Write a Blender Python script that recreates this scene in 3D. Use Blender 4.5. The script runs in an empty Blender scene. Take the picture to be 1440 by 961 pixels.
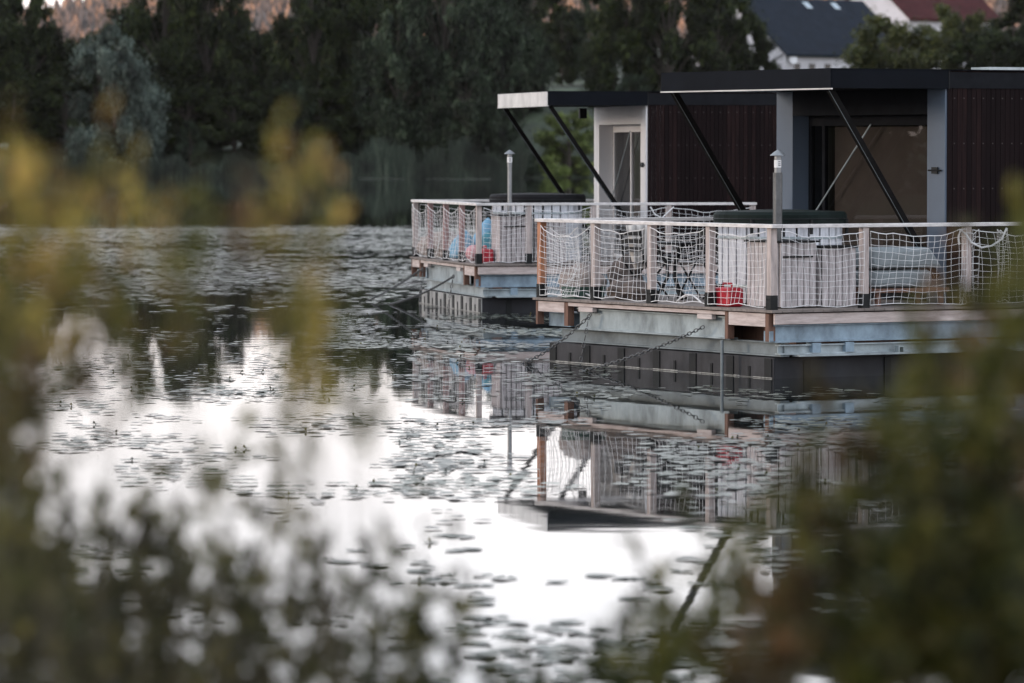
import bpy, bmesh, math, random
import numpy as np
from mathutils import Vector, Matrix, noise
R = math.radians
random.seed(7)
rs = np.random.RandomState(11)
scene = bpy.context.scene
C = scene.collection

# ------------------------------------------------------------------ camera, sky, sun, exposure
F = 6387.0            # focal length in pixels of the 1440 px wide photograph
H = 2.68              # eye height above the lake
HY = 211.0            # row of the horizon
cd = bpy.data.cameras.new('camera'); cam = bpy.data.objects.new('camera', cd); C.objects.link(cam)
cam.location = (0, 0, H)
cam.rotation_euler = (R(90) - math.atan((480.5 - HY) / F), 0, 0)
cd.sensor_width = 36; cd.lens = F / 1440 * 36
cd.clip_start = 0.1; cd.clip_end = 20000
cd.dof.use_dof = True; cd.dof.focus_distance = 56.0; cd.dof.aperture_fstop = 3.0
scene.camera = cam

SUN_EL, SUN_AZ = 9.0, 262.0     # azimuth clockwise from +Y: low in the west, left of and slightly behind the camera
w = bpy.data.worlds.new('World'); scene.world = w; w.use_nodes = True
nt = w.node_tree; nt.nodes.clear(); N = nt.nodes.new; L = nt.links.new
out = N('ShaderNodeOutputWorld'); bg = N('ShaderNodeBackground'); bg.inputs[1].default_value = 0.1
sky = N('ShaderNodeTexSky'); sky.sky_type = 'NISHITA'; sky.sun_disc = False
sky.sun_elevation = R(SUN_EL); sky.sun_rotation = R(SUN_AZ); sky.air_density = 1.0; sky.dust_density = 2.5
tc = N('ShaderNodeTexCoord'); sep = N('ShaderNodeSeparateXYZ'); L(tc.outputs['Generated'], sep.inputs[0])
nz = N('ShaderNodeTexNoise'); nz.inputs['Scale'].default_value = 3.0; nz.inputs['Detail'].default_value = 5
mp = N('ShaderNodeMapping'); mp.inputs['Scale'].default_value = (1, 1, 4.5)
L(tc.outputs['Generated'], mp.inputs[0]); L(mp.outputs[0], nz.inputs['Vector'])
cov = N('ShaderNodeMapRange'); cov.inputs[1].default_value = 0.3; cov.inputs[2].default_value = 0.6
cov.inputs[3].default_value = 0.84; cov.inputs[4].default_value = 0.98
L(nz.outputs['Fac'], cov.inputs[0])
cr = N('ShaderNodeValToRGB')      # thin evening cloud: rosy and bright low down, cool and duller overhead
e = cr.color_ramp.elements
e[0].position = 0.0; e[0].color = (1.0, 0.86, 0.81, 1)
e[1].position = 1.0; e[1].color = (0.52, 0.58, 0.68, 1)
e2 = e.new(0.055); e2.color = (0.99, 0.935, 0.925, 1)
e3 = e.new(0.12); e3.color = (0.91, 0.925, 0.97, 1)
e4 = e.new(0.4); e4.color = (0.68, 0.73, 0.82, 1)
L(sep.outputs['Z'], cr.inputs[0])
vm = N('ShaderNodeVectorMath'); vm.operation = 'SCALE'; vm.inputs['Scale'].default_value = 20.5
L(cr.outputs[0], vm.inputs[0])
mx = N('ShaderNodeMixRGB'); L(cov.outputs[0], mx.inputs[0]); L(sky.outputs[0], mx.inputs[1]); L(vm.outputs[0], mx.inputs[2])
L(mx.outputs[0], bg.inputs[0]); L(bg.outputs[0], out.inputs[0])

sd = bpy.data.lights.new('sun', 'SUN'); sun = bpy.data.objects.new('sun', sd); C.objects.link(sun)
sd.energy = 1.2; sd.angle = R(10); sd.color = (1.0, 0.80, 0.62)
saz = R(SUN_AZ); d2s = Vector((math.sin(saz) * math.cos(R(SUN_EL)), math.cos(saz) * math.cos(R(SUN_EL)), math.sin(R(SUN_EL))))
sun.rotation_euler = d2s.to_track_quat('Z', 'Y').to_euler()

scene.view_settings.view_transform = 'Standard'; scene.view_settings.look = 'None'
scene.view_settings.exposure = 0.0; scene.view_settings.gamma = 1.0; scene.view_settings.use_curve_mapping = False
scene.render.engine = 'CYCLES'
cy = scene.cycles
cy.use_denoising = True
cy.max_bounces = 7; cy.diffuse_bounces = 2; cy.glossy_bounces = 4; cy.transmission_bounces = 4; cy.transparent_max_bounces = 12
cy.volume_bounces = 0
cy.caustics_reflective = False; cy.caustics_refractive = False
cy.sample_clamp_indirect = 6

# ------------------------------------------------------------------ helpers
def at(px, py, Z):
    return Vector(((px - 720) / F * Z, Z, H - (py - HY) / F * Z))

def tag(o, label=None, cat=None, group=None, kind=None):
    if label: o['label'] = label
    if cat: o['category'] = cat
    if group: o['group'] = group
    if kind: o['kind'] = kind
    return o

def empty(name, loc=(0, 0, 0), rz=0):
    o = bpy.data.objects.new(name, None); C.objects.link(o)
    o.location = loc; o.rotation_euler = (0, 0, rz); o.empty_display_size = 0.2
    return o

class MB:
    def __init__(s): s.v = []; s.f = []
    def add(s, vs, fs):
        n = len(s.v); s.v += [tuple(v) for v in vs]; s.f += [tuple(i + n for i in f) for f in fs]
    def box(s, x0, x1, y0, y1, z0, z1):
        s.add([(x0,y0,z0),(x1,y0,z0),(x1,y1,z0),(x0,y1,z0),(x0,y0,z1),(x1,y0,z1),(x1,y1,z1),(x0,y1,z1)],
              [(0,3,2,1),(4,5,6,7),(0,1,5,4),(1,2,6,5),(2,3,7,6),(3,0,4,7)])
    def bar(s, p, q, w, h, up=(0,0,1)):
        p = Vector(p); q = Vector(q); d = (q - p).normalized()
        a = d.cross(Vector(up))
        if a.length < 1e-4: a = d.cross(Vector((1, 0, 0)))
        a.normalize(); b = a.cross(d).normalized()
        vs = []
        for c in (p, q):
            for i, j in ((-1,-1),(1,-1),(1,1),(-1,1)): vs.append(c + a*(i*w/2) + b*(j*h/2))
        s.add(vs, [(0,3,2,1),(4,5,6,7),(0,1,5,4),(1,2,6,5),(2,3,7,6),(3,0,4,7)])
    def tube(s, pts, r, n=4, cap=True):
        pts = [Vector(p) for p in pts]; m = len(pts)
        rad = r if isinstance(r, (list, tuple)) else [r]*m
        t0 = (pts[1]-pts[0]).normalized()
        ref = Vector((0,0,1)) if abs(t0.z) < 0.9 else Vector((1,0,0))
        vs = []; a = t0.cross(ref).normalized()
        for i in range(m):
            t = (pts[min(i+1,m-1)] - pts[max(i-1,0)]).normalized()
            a = (a - t*a.dot(t))
            if a.length < 1e-5: a = t.orthogonal()
            a.normalize(); b = t.cross(a)
            for k in range(n):
                an = 2*math.pi*k/n
                vs.append(pts[i] + (a*math.cos(an) + b*math.sin(an))*rad[i])
        fs = [(i*n+k, i*n+(k+1)%n, (i+1)*n+(k+1)%n, (i+1)*n+k) for i in range(m-1) for k in range(n)]
        if cap: fs += [tuple(range(n-1,-1,-1)), tuple((m-1)*n+k for k in range(n))]
        s.add(vs, fs)
    def lathe(s, prof, n=32, c=(0,0,0)):
        vs = [(c[0]+r*math.cos(2*math.pi*k/n), c[1]+r*math.sin(2*math.pi*k/n), c[2]+z) for r, z in prof for k in range(n)]
        fs = [(i*n+k, i*n+(k+1)%n, (i+1)*n+(k+1)%n, (i+1)*n+k) for i in range(len(prof)-1) for k in range(n)]
        fs += [tuple(range(n-1,-1,-1)), tuple((len(prof)-1)*n+k for k in range(n))]
        s.add(vs, fs)
    def build(s, name, mat, parent=None, bevel=0, smooth=False):
        me = bpy.data.meshes.new(name); me.from_pydata(s.v, [], s.f); me.update()
        if mat: me.materials.append(mat)
        if smooth: me.polygons.foreach_set('use_smooth', [True]*len(me.polygons))
        o = bpy.data.objects.new(name, me); C.objects.link(o)
        if parent: o.parent = parent
        if bevel:
            m = o.modifiers.new('bevel', 'BEVEL'); m.width = bevel; m.segments = 2; m.limit_method = 'ANGLE'
        return o

def np_mesh(name, V, Fi, mat):
    """V (n,3), Fi (m,k) with constant k"""
    me = bpy.data.meshes.new(name)
    me.vertices.add(len(V)); me.vertices.foreach_set('co', np.asarray(V, dtype=np.float32).ravel())
    m, k = Fi.shape
    me.loops.add(m*k); me.loops.foreach_set('vertex_index', Fi.astype(np.int32).ravel())
    me.polygons.add(m); me.polygons.foreach_set('loop_start', np.arange(0, m*k, k, dtype=np.int32))
    me.polygons.foreach_set('loop_total', np.full(m, k, dtype=np.int32))
    me.update(calc_edges=True); me.materials.append(mat)
    return me

def link(name, me, parent=None):
    o = bpy.data.objects.new(name, me); C.objects.link(o)
    if parent: o.parent = parent
    return o

# ------------------------------------------------------------------ materials
def mat(name, col, rough=0.6, metal=0.0, var=0.25, scale=6.0, stretch=(1,1,1), col2=None, bump=0.0, bscale=30, coords='Object', spec=0.5):
    m = bpy.data.materials.new(name); m.use_nodes = True
    t = m.node_tree; p = t.nodes['Principled BSDF']
    p.inputs['Roughness'].default_value = rough; p.inputs['Metallic'].default_value = metal
    p.inputs['Specular IOR Level'].default_value = spec
    tc = t.nodes.new('ShaderNodeTexCoord'); mp = t.nodes.new('ShaderNodeMapping'); mp.inputs['Scale'].default_value = stretch
    t.links.new(tc.outputs[coords], mp.inputs[0])
    n = t.nodes.new('ShaderNodeTexNoise'); n.inputs['Scale'].default_value = scale; n.inputs['Detail'].default_value = 6
    n.inputs['Roughness'].default_value = 0.65
    t.links.new(mp.outputs[0], n.inputs['Vector'])
    r = t.nodes.new('ShaderNodeValToRGB')
    c1 = col; c2 = col2 or tuple(min(1, c*(1+var)) for c in col); c0 = tuple(c*(1-var) for c in col)
    r.color_ramp.elements[0].position = 0.32; r.color_ramp.elements[0].color = (*c0, 1)
    r.color_ramp.elements[1].position = 0.68; r.color_ramp.elements[1].color = (*c2, 1)
    x = r.color_ramp.elements.new(0.5); x.color = (*c1, 1)
    t.links.new(n.outputs['Fac'], r.inputs[0]); t.links.new(r.outputs[0], p.inputs['Base Color'])
    if bump:
        n2 = t.nodes.new('ShaderNodeTexNoise'); n2.inputs['Scale'].default_value = bscale; n2.inputs['Detail'].default_value = 5
        t.links.new(mp.outputs[0], n2.inputs['Vector'])
        b = t.nodes.new('ShaderNodeBump'); b.inputs['Strength'].default_value = 0.6; b.inputs['Distance'].default_value = bump
        t.links.new(n2.outputs['Fac'], b.inputs['Height']); t.links.new(b.outputs[0], p.inputs['Normal'])
    return m

def leafmat(name, c0, c1, c2, rough=0.5, trans=0.35, nscale=0.26):
    m = bpy.data.materials.new(name); m.use_nodes = True; t = m.node_tree; p = t.nodes['Principled BSDF']
    g = t.nodes.new('ShaderNodeNewGeometry'); r = t.nodes.new('ShaderNodeValToRGB')
    r.color_ramp.elements[0].color = (*c0, 1); r.color_ramp.elements[1].color = (*c2, 1)
    x = r.color_ramp.elements.new(0.55); x.color = (*c1, 1)
    t.links.new(g.outputs['Random Per Island'], r.inputs[0])
    tc = t.nodes.new('ShaderNodeTexCoord'); nn = t.nodes.new('ShaderNodeTexNoise'); nn.inputs['Scale'].default_value = nscale; nn.inputs['Detail'].default_value = 3
    t.links.new(tc.outputs['Object'], nn.inputs['Vector'])
    mr = t.nodes.new('ShaderNodeMapRange'); mr.inputs[1].default_value = .35; mr.inputs[2].default_value = .65; mr.inputs[3].default_value = .32; mr.inputs[4].default_value = 2.0
    t.links.new(nn.outputs['Fac'], mr.inputs[0])
    sc = t.nodes.new('ShaderNodeVectorMath'); sc.operation = 'SCALE'; t.links.new(r.outputs[0], sc.inputs[0]); t.links.new(mr.outputs[0], sc.inputs['Scale'])
    t.links.new(sc.outputs[0], p.inputs['Base Color']); p.inputs['Roughness'].default_value = rough
    p.inputs['Specular IOR Level'].default_value = 0.25
    tr = t.nodes.new('ShaderNodeBsdfTranslucent'); t.links.new(sc.outputs[0], tr.inputs[0])
    mx = t.nodes.new('ShaderNodeMixShader'); mx.inputs[0].default_value = trans
    t.links.new(p.outputs[0], mx.inputs[1]); t.links.new(tr.outputs[0], mx.inputs[2])
    t.links.new(mx.outputs[0], t.nodes['Material Output'].inputs['Surface'])
    return m

M = dict(
    deck=mat('weathered_deck_wood', (0.20,0.17,0.155), 0.8, scale=3, stretch=(1,6,6), var=0.4, bump=0.002),
    wood_pink=mat('larch_fascia', (0.53,0.445,0.42), 0.75, scale=2.5, stretch=(1.2,1.2,9), var=0.32, col2=(0.62,0.55,0.53), bump=0.001),
    wood_pale=mat('pale_sawn_wood', (0.55,0.48,0.46), 0.75, scale=3, stretch=(1.5,1.5,8), var=0.2),
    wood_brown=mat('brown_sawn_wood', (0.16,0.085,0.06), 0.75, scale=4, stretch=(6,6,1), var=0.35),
    post=mat('weathered_post_wood', (0.45,0.385,0.365), 0.75, scale=5, stretch=(7,7,0.8), var=0.3, bump=0.001),
    post_new=mat('new_orange_post_wood', (0.42,0.19,0.105), 0.7, scale=5, stretch=(7,7,0.8), var=0.3),
    post_red=mat('reddish_post_wood', (0.33,0.205,0.195), 0.7, scale=5, stretch=(7,7,0.8), var=0.3),
    rail=mat('silver_handrail_wood', (0.66,0.63,0.62), 0.6, scale=3, stretch=(2,2,8), var=0.25),
    galv=mat('galvanised_steel', (0.33,0.385,0.41), 0.5, 0.35, scale=3.5, var=0.38, col2=(0.44,0.51,0.54), stretch=(1,1,.6)),
    galv_blue=mat('blue_grey_galvanised_steel', (0.24,0.32,0.39), 0.5, 0.35, scale=3.5, var=0.4, stretch=(1,1,.7)),
    bracket=mat('black_steel', (0.010,0.011,0.012), 0.55, 0.0, spec=.25),
    pontoon=mat('black_plastic_float', (0.024,0.025,0.030), 0.6, spec=.3, scale=1.6, var=0.5, stretch=(1,1,.6), bump=0.004, bscale=6),
    pontoon_pale=mat('chalky_lit_grey_float', (0.30,0.30,0.295), 0.65, scale=3.5, var=0.5, stretch=(1,1,.35)),  # weathered pale tone, with the light on the far front painted in
    clad=mat('dark_stained_timber', (0.011,0.006,0.007), 0.75, spec=.08, scale=7, stretch=(9,9,0.35), var=0.55, col2=(0.030,0.015,0.015)),
    fascia=mat('anthracite_roof_metal', (0.006,0.0075,0.011), 0.75, 0.0, scale=2, var=0.2, spec=.08),
    alu=mat('bright_aluminium', (0.62,0.61,0.60), 0.38, 0.7, scale=2.5, var=0.22),
    soffit=mat('grey_soffit', (0.012,0.013,0.016), 0.85, spec=.1),
    frame_white=mat('white_painted_frame', (0.66,0.65,0.66), 0.5, scale=1.5, var=0.06),
    frame_blue=mat('blue_grey_painted_frame', (0.085,0.115,0.16), 0.5, scale=1.5, var=0.08),  # blue-grey paint, darkened further to stand in for the canopy's shade
    inner=mat('grey_room_panel', (0.092,0.083,0.078), 0.8, scale=1.2, var=0.12),
    dark=mat('dark_interior', (0.022,0.022,0.024), 0.8),
    curtain=mat('grey_curtain', (0.06,0.063,0.06), 0.9, scale=3, var=0.3, stretch=(6,6,.5)),
    strut=mat('dark_bronze_strut', (0.007,0.0065,0.0065), 0.8, 0.0, spec=.08),
    net=mat('white_net_rope', (0.76,0.76,0.77), 0.8, scale=9, var=0.15),
    chain=mat('dull_steel_chain', (0.12,0.125,0.13), 0.5, 0.6, scale=30, var=0.4),
    stave=mat('silvered_tub_stave', (0.60,0.615,0.66), 0.75, scale=5, stretch=(6,6,0.7), var=0.3, bump=0.001),
    box_wood=mat('greyed_cabinet_board', (0.50,0.46,0.465), 0.75, scale=5, stretch=(6,6,0.7), var=0.4, bump=0.001),
    gap=mat('dark_board_gap', (0.012,0.011,0.011), 0.9, spec=.1),
    cover=mat('dark_green_vinyl', (0.007,0.013,0.012), 0.7, spec=.12, scale=3, var=0.35, bump=0.006, bscale=5),
    cover_gray=mat('charcoal_vinyl', (0.010,0.010,0.012), 0.7, spec=.12, scale=3, var=0.3, bump=0.006, bscale=5),
    pipe=mat('sooty_flue_steel', (0.10,0.105,0.11), 0.4, 0.7, scale=6, var=0.3),
    pipe_new=mat('brushed_flue_steel', (0.24,0.25,0.26), 0.4, 0.7, scale=6, var=0.2),
    pontoon_face=mat('scuffed_dark_float', (0.034,0.034,0.038), 0.6, scale=2.6, var=0.6, stretch=(1,1,.5), spec=.3),
    galv_dark=mat('dark_galvanised_steel', (0.17,0.20,0.215), 0.55, 0.3, scale=2.5, var=0.35),  # dark tone stands in for shade on the near lower frame
    gleam=mat('pale_waterline_gleam', (0.34,0.34,0.32), 0.9, scale=14, var=0.5),  # pale colour for the bright reflected line where float meets water
    white=mat('white_sticker', (0.75,0.75,0.76), 0.5, var=0.03),
    ink=mat('black_print', (0.03,0.03,0.03), 0.6, var=0.0),
    red=mat('red_plastic', (0.42,0.012,0.028), 0.4, scale=4, var=0.25),
    pink=mat('pale_pink_vinyl', (0.62,0.30,0.33), 0.5, scale=8, var=0.25),
    blue=mat('light_blue_fabric', (0.20,0.40,0.56), 0.8, scale=4, var=0.25),
    teal=mat('teal_fabric', (0.07,0.24,0.30), 0.8, scale=4, var=0.25),
    sack=mat('beige_crumpled_cloth', (0.30,0.255,0.235), 0.9, scale=5, var=0.35, bump=0.02, bscale=9),
    sack_brown=mat('brown_crumpled_cloth', (0.13,0.105,0.095), 0.9, scale=5, var=0.4, bump=0.02, bscale=9),
    pad=mat('pale_grey_cushion', (0.22,0.25,0.262), 0.85, scale=4, var=0.28, bump=.012, bscale=7),
    towel=mat('cream_towel', (0.62,0.59,0.56), 0.95, scale=6, var=0.12, stretch=(3,3,.5)),
    green_box=mat('dark_green_crate_plastic', (0.03,0.07,0.055), 0.6),
    plaster=mat('white_render', (0.62,0.60,0.63), 0.85, scale=0.4, var=0.14),
    slate=mat('slate_roof', (0.010,0.015,0.024), 0.8, spec=.1, scale=0.8, var=0.25),
    tile=mat('red_roof_tiles', (0.055,0.016,0.017), 0.85, spec=.1, scale=0.6, var=0.25),
    glassdark=mat('dark_window', (0.02,0.022,0.025), 0.15),
    bark=mat('tree_bark', (0.055,0.045,0.038), 0.9, scale=2, var=0.3, stretch=(3,3,.5)),
    bark_pale=mat('pale_birch_bark', (0.24,0.23,0.22), 0.9, scale=2, var=0.3),
    twig=mat('olive_twig', (0.075,0.062,0.04), 0.8, scale=10, var=0.3),
    grass=mat('meadow_grass', (0.026,0.038,0.020), 0.9, scale=0.12, var=0.4, col2=(0.075,0.11,0.055), coords='Object'),
    soil=mat('bank_soil', (0.05,0.045,0.03), 0.95, scale=2, var=0.4),
    hill=mat('sun_tinted_hillside', (0.10,0.075,0.06), 0.95, scale=0.012, var=0.4, col2=(0.22,0.135,0.085)),  # warm tones put low sunlight into the hill colour
    solar=mat('rooflight_glazing', (0.35,0.42,0.46), 0.15, 0.2),
)
M['leaf_dark'] = leafmat('dark_tree_leaves', (0.007,0.011,0.005), (0.017,0.026,0.009), (0.045,0.056,0.016))
M['leaf_grey'] = leafmat('grey_green_tree_leaves', (0.008,0.014,0.008), (0.020,0.032,0.018), (0.068,0.090,0.055))
M['leaf_silver'] = leafmat('silver_willow_leaves', (0.038,0.052,0.044), (0.07,0.092,0.078), (0.13,0.16,0.135))
M['leaf_light'] = leafmat('yellow_green_tree_leaves', (0.05,0.072,0.020), (0.10,0.13,0.038), (0.18,0.21,0.07))
M['leaf_olive'] = leafmat('olive_shrub_leaves', (0.04,0.048,0.011), (0.095,0.10,0.022), (0.19,0.16,0.035))
M['leaf_yellow'] = leafmat('yellow_olive_shoot_leaves', (0.13,0.115,0.025), (0.25,0.205,0.045), (0.36,0.21,0.085), trans=.45, nscale=9)
M['leaf_shore_olive'] = leafmat('olive_tree_leaves', (0.020,0.028,0.010), (0.048,0.056,0.018), (0.105,0.105,0.034))
M['leaf_bog'] = leafmat('deep_green_shrub_leaves', (0.010,0.014,0.005), (0.030,0.036,0.009), (0.11,0.095,0.022), nscale=9)
M['leaf_rust'] = leafmat('rusty_brown_shrub_leaves', (0.035,0.036,0.014), (0.075,0.060,0.026), (0.15,0.075,0.035), nscale=9)
M['reed'] = leafmat('reed_blades', (0.012,0.020,0.014), (0.024,0.036,0.025), (0.055,0.068,0.048))
M['conifer'] = leafmat('sun_tinted_conifers', (0.06,0.048,0.042), (0.15,0.085,0.058), (0.36,0.17,0.085), trans=0)  # orange stands in for the weak sunlight on the hill

m = bpy.data.materials.new('stained_timber_boards'); m.use_nodes = True; t = m.node_tree; p = t.nodes['Principled BSDF']
p.inputs['Roughness'].default_value = .75; p.inputs['Specular IOR Level'].default_value = .08
g_ = t.nodes.new('ShaderNodeNewGeometry'); r = t.nodes.new('ShaderNodeValToRGB'); tc = t.nodes.new('ShaderNodeTexCoord')
r.color_ramp.elements[0].color = (.006,.004,.0045,1); r.color_ramp.elements[1].color = (.026,.0135,.013,1); x_ = r.color_ramp.elements.new(.6); x_.color = (.012,.007,.0075,1)
mp = t.nodes.new('ShaderNodeMapping'); mp.inputs['Scale'].default_value = (9,9,.5); n = t.nodes.new('ShaderNodeTexNoise'); n.inputs['Scale'].default_value = 4; n.inputs['Detail'].default_value = 5
t.links.new(tc.outputs['Object'], mp.inputs[0]); t.links.new(mp.outputs[0], n.inputs['Vector'])
def MN(op, a, b_):
    q = t.nodes.new('ShaderNodeMath'); q.operation = op
    for i_, v_ in enumerate((a, b_)):
        if isinstance(v_, (int, float)): q.inputs[i_].default_value = v_
        else: t.links.new(v_, q.inputs[i_])
    return q.outputs[0]
ad = MN('ADD', MN('MULTIPLY', g_.outputs['Random Per Island'], .6), MN('MULTIPLY', MN('SUBTRACT', n.outputs['Fac'], .3), .9)); t.links.new(ad, r.inputs[0])
sp = t.nodes.new('ShaderNodeSeparateXYZ'); t.links.new(tc.outputs['Object'], sp.inputs[0])
row = MN('LESS_THAN', MN('FRACT', MN('DIVIDE', sp.outputs['Z'], .55), 0), .030); dot = MN('LESS_THAN', MN('FRACT', MN('DIVIDE', sp.outputs['X'], .144), 0), .14)
mxx = t.nodes.new('ShaderNodeMixRGB'); t.links.new(MN('MULTIPLY', row, dot), mxx.inputs[0]); t.links.new(r.outputs[0], mxx.inputs[1]); mxx.inputs[2].default_value = (.07,.062,.062,1)
t.links.new(mxx.outputs[0], p.inputs['Base Color']); M['clad'] = m

# glass: thin pane, reflecting by Fresnel
g = bpy.data.materials.new('window_glass'); g.use_nodes = True; t = g.node_tree; t.nodes.clear()
o_ = t.nodes.new('ShaderNodeOutputMaterial'); tr = t.nodes.new('ShaderNodeBsdfTransparent'); tr.inputs[0].default_value = (0.66,0.64,0.63,1)
gl = t.nodes.new('ShaderNodeBsdfGlossy'); gl.inputs['Roughness'].default_value = 0.01; fr = t.nodes.new('ShaderNodeFresnel'); fr.inputs[0].default_value = 1.52
mx = t.nodes.new('ShaderNodeMixShader'); t.links.new(fr.outputs[0], mx.inputs[0]); t.links.new(tr.outputs[0], mx.inputs[1]); t.links.new(gl.outputs[0], mx.inputs[2]); t.links.new(mx.outputs[0], o_.inputs[0])
M['glass'] = g

# water
m = bpy.data.materials.new('lake_water'); m.use_nodes = True; t = m.node_tree; p = t.nodes['Principled BSDF']
p.inputs['Base Color'].default_value = (0.010,0.013,0.013,1); p.inputs['Roughness'].default_value = 0.018; p.inputs['IOR'].default_value = 1.36
tc = t.nodes.new('ShaderNodeTexCoord'); mp = t.nodes.new('ShaderNodeMapping'); mp.inputs['Scale'].default_value = (0.5, 1.2, 1)
n = t.nodes.new('ShaderNodeTexNoise'); n.inputs['Scale'].default_value = 1.3; n.inputs['Detail'].default_value = 3
b = t.nodes.new('ShaderNodeBump'); b.inputs['Strength'].default_value = 1.0; b.inputs['Distance'].default_value = 0.0006
t.links.new(tc.outputs['Object'], mp.inputs[0]); t.links.new(mp.outputs[0], n.inputs['Vector'])
t.links.new(n.outputs['Fac'], b.inputs['Height']); t.links.new(b.outputs[0], p.inputs['Normal'])
M['water'] = m

# lily pads
M['lily'] = leafmat('lily_pad_leaf', (0.022,0.030,0.016), (0.055,0.066,0.046), (0.14,0.145,0.12), rough=0.38, trans=0.0)
M['lily'].node_tree.nodes['Principled BSDF'].inputs['Specular IOR Level'].default_value = 0.5

# ------------------------------------------------------------------ setting
def hterr(x, y):
    """height of the far land"""
    d = y - 436 - 3*noise.noise(Vector((x*0.03, 0, 3.1)))
    px = 720 + x/ y * F
    k = min(1, max(0, (px - 640) / 120)); k = k*k*(3-2*k)
    left = 3.0 * min(1, max(0, d/7)) + 0.01*max(0, d-7)
    right = 0.5*min(1, max(0, d/3)) + 8.6 * min(1, max(0, (d-4)/40)) + 0.05*max(0, d-44)
    h = left*(1-k) + right*k
    if d < 0: h = d*0.25
    return max(-2.5, h) - 0.35 + 0.25*noise.noise(Vector((x*0.1, y*0.1, 0)))

xs = np.concatenate([np.linspace(-3000,-260,10), np.linspace(-240,240,110), np.linspace(260,3000,10)])
ys = np.concatenate([np.linspace(424,500,50), np.linspace(505,700,20), np.linspace(760,4600,12)])
V = [(x, y, hterr(x, min(y, 700))) for y in ys for x in xs]
nx = len(xs)
Fi = np.array([(j*nx+i, j*nx+i+1, (j+1)*nx+i+1, (j+1)*nx+i) for j in range(len(ys)-1) for i in range(nx-1)])
tag(link('far_ground', np_mesh('far_ground', np.array(V), Fi, M['grass'])), kind='structure')

def hhill(x, y):
    px = 720 + x/3000*F
    ridge = 82 + 34*min(1, max(0, (px-40)/420)) + 9*noise.noise(Vector((x*0.006, 0, 0))) 
    t_ = min(1, max(0, (y-1900)/1100)); t_ = t_*t_*(3-2*t_)
    return ridge*t_ + 10*t_*noise.noise(Vector((x*0.004, y*0.004, 2)))
xs = np.linspace(-1800, 1800, 130); ys = np.linspace(1850, 3400, 34)
V = [(x, y, hhill(x, y)) for y in ys for x in xs]; nx = len(xs)
Fi = np.array([(j*nx+i, j*nx+i+1, (j+1)*nx+i+1, (j+1)*nx+i) for j in range(len(ys)-1) for i in range(nx-1)])
tag(link('hills', np_mesh('hills', np.array(V), Fi, M['hill'])), kind='structure')
# far-off wood on the hillside
V, Fl = [], []
for i in range(9000):
    y = rs.uniform(2150, 3080); px = rs.uniform(-350, 1800); x = (px-720)/F*y
    z = hhill(x, y); h_ = rs.uniform(6, 13); r_ = h_*rs.uniform(.22, .4); n0 = len(V); a0 = rs.uniform(0, 6)
    for k in range(5): V.append((x+r_*math.cos(a0+k*1.2566), y+r_*math.sin(a0+k*1.2566), z+0.4))
    V.append((x, y, z+h_))
    for k in range(5): Fl.append((n0+k, n0+(k+1)%5, n0+5))
tag(link('forest', np_mesh('forest', np.array(V), np.array(Fl), M['conifer'])), 'hazy wood covering the far hillside', 'forest', kind='stuff')

b = MB(); b.add([(-3000,9,0),(3000,9,0),(3000,445,0),(-3000,445,0)], [(0,1,2,3)])
tag(b.build('water', M['water']), kind='structure')
# lake bed and the near bank, one sheet
xs = np.linspace(-60, 60, 61); ys = np.concatenate([np.linspace(-20, 18, 58), np.linspace(20, 430, 12)])
def hnear(x, y):
    if y < 9.5: return 0.95
    return max(-2.5, 0.95 - (y-9.5)*0.3) + (0.06*noise.noise(Vector((x*0.8, y*0.8, 0))))
V = [(x*(1 if y < 40 else 50), y, hnear(x, y)) for y in ys for x in xs]; nx = len(xs)
Fi = np.array([(j*nx+i, j*nx+i+1, (j+1)*nx+i+1, (j+1)*nx+i) for j in range(len(ys)-1) for i in range(nx-1)])
tag(link('near_ground', np_mesh('near_ground', np.array(V), Fi, M['soil'])), kind='structure')

# ------------------------------------------------------------------ trees
def leafcloud(cent, rad, n, size, rng, flat=1.0, droop=0.0):
    """n small leaf faces spread through a set of lobes; cent (k,3) rad (k,)"""
    k = len(cent); vol = rad**2; idx = rng.choice(k, n, p=vol/vol.sum())
    d = rng.normal(size=(n,3)); d /= np.linalg.norm(d, axis=1)[:,None]
    rr = rng.uniform(0, 1, n)**0.45
    P = cent[idx] + d*(rad[idx]*rr)[:,None]*np.array([1,1,flat])
    if droop: P[:,2] -= droop*rng.uniform(0, 1, n)**2*rad[idx]
    a = rng.normal(size=(n,3)); a /= np.linalg.norm(a, axis=1)[:,None]
    if droop: a = a*0.45 + np.array([0,0,-1]); a /= np.linalg.norm(a, axis=1)[:,None]
    c = np.cross(a, rng.normal(size=(n,3))); c /= np.linalg.norm(c, axis=1)[:,None]
    s = size*rng.uniform(0.5, 1.3, n)[:,None]
    V = np.stack([P - a*s*.5, P + c*s*.28, P + a*s*.5, P - c*s*.28], 1).reshape(-1,3)
    return V, np.arange(4*n).reshape(n,4)

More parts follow.
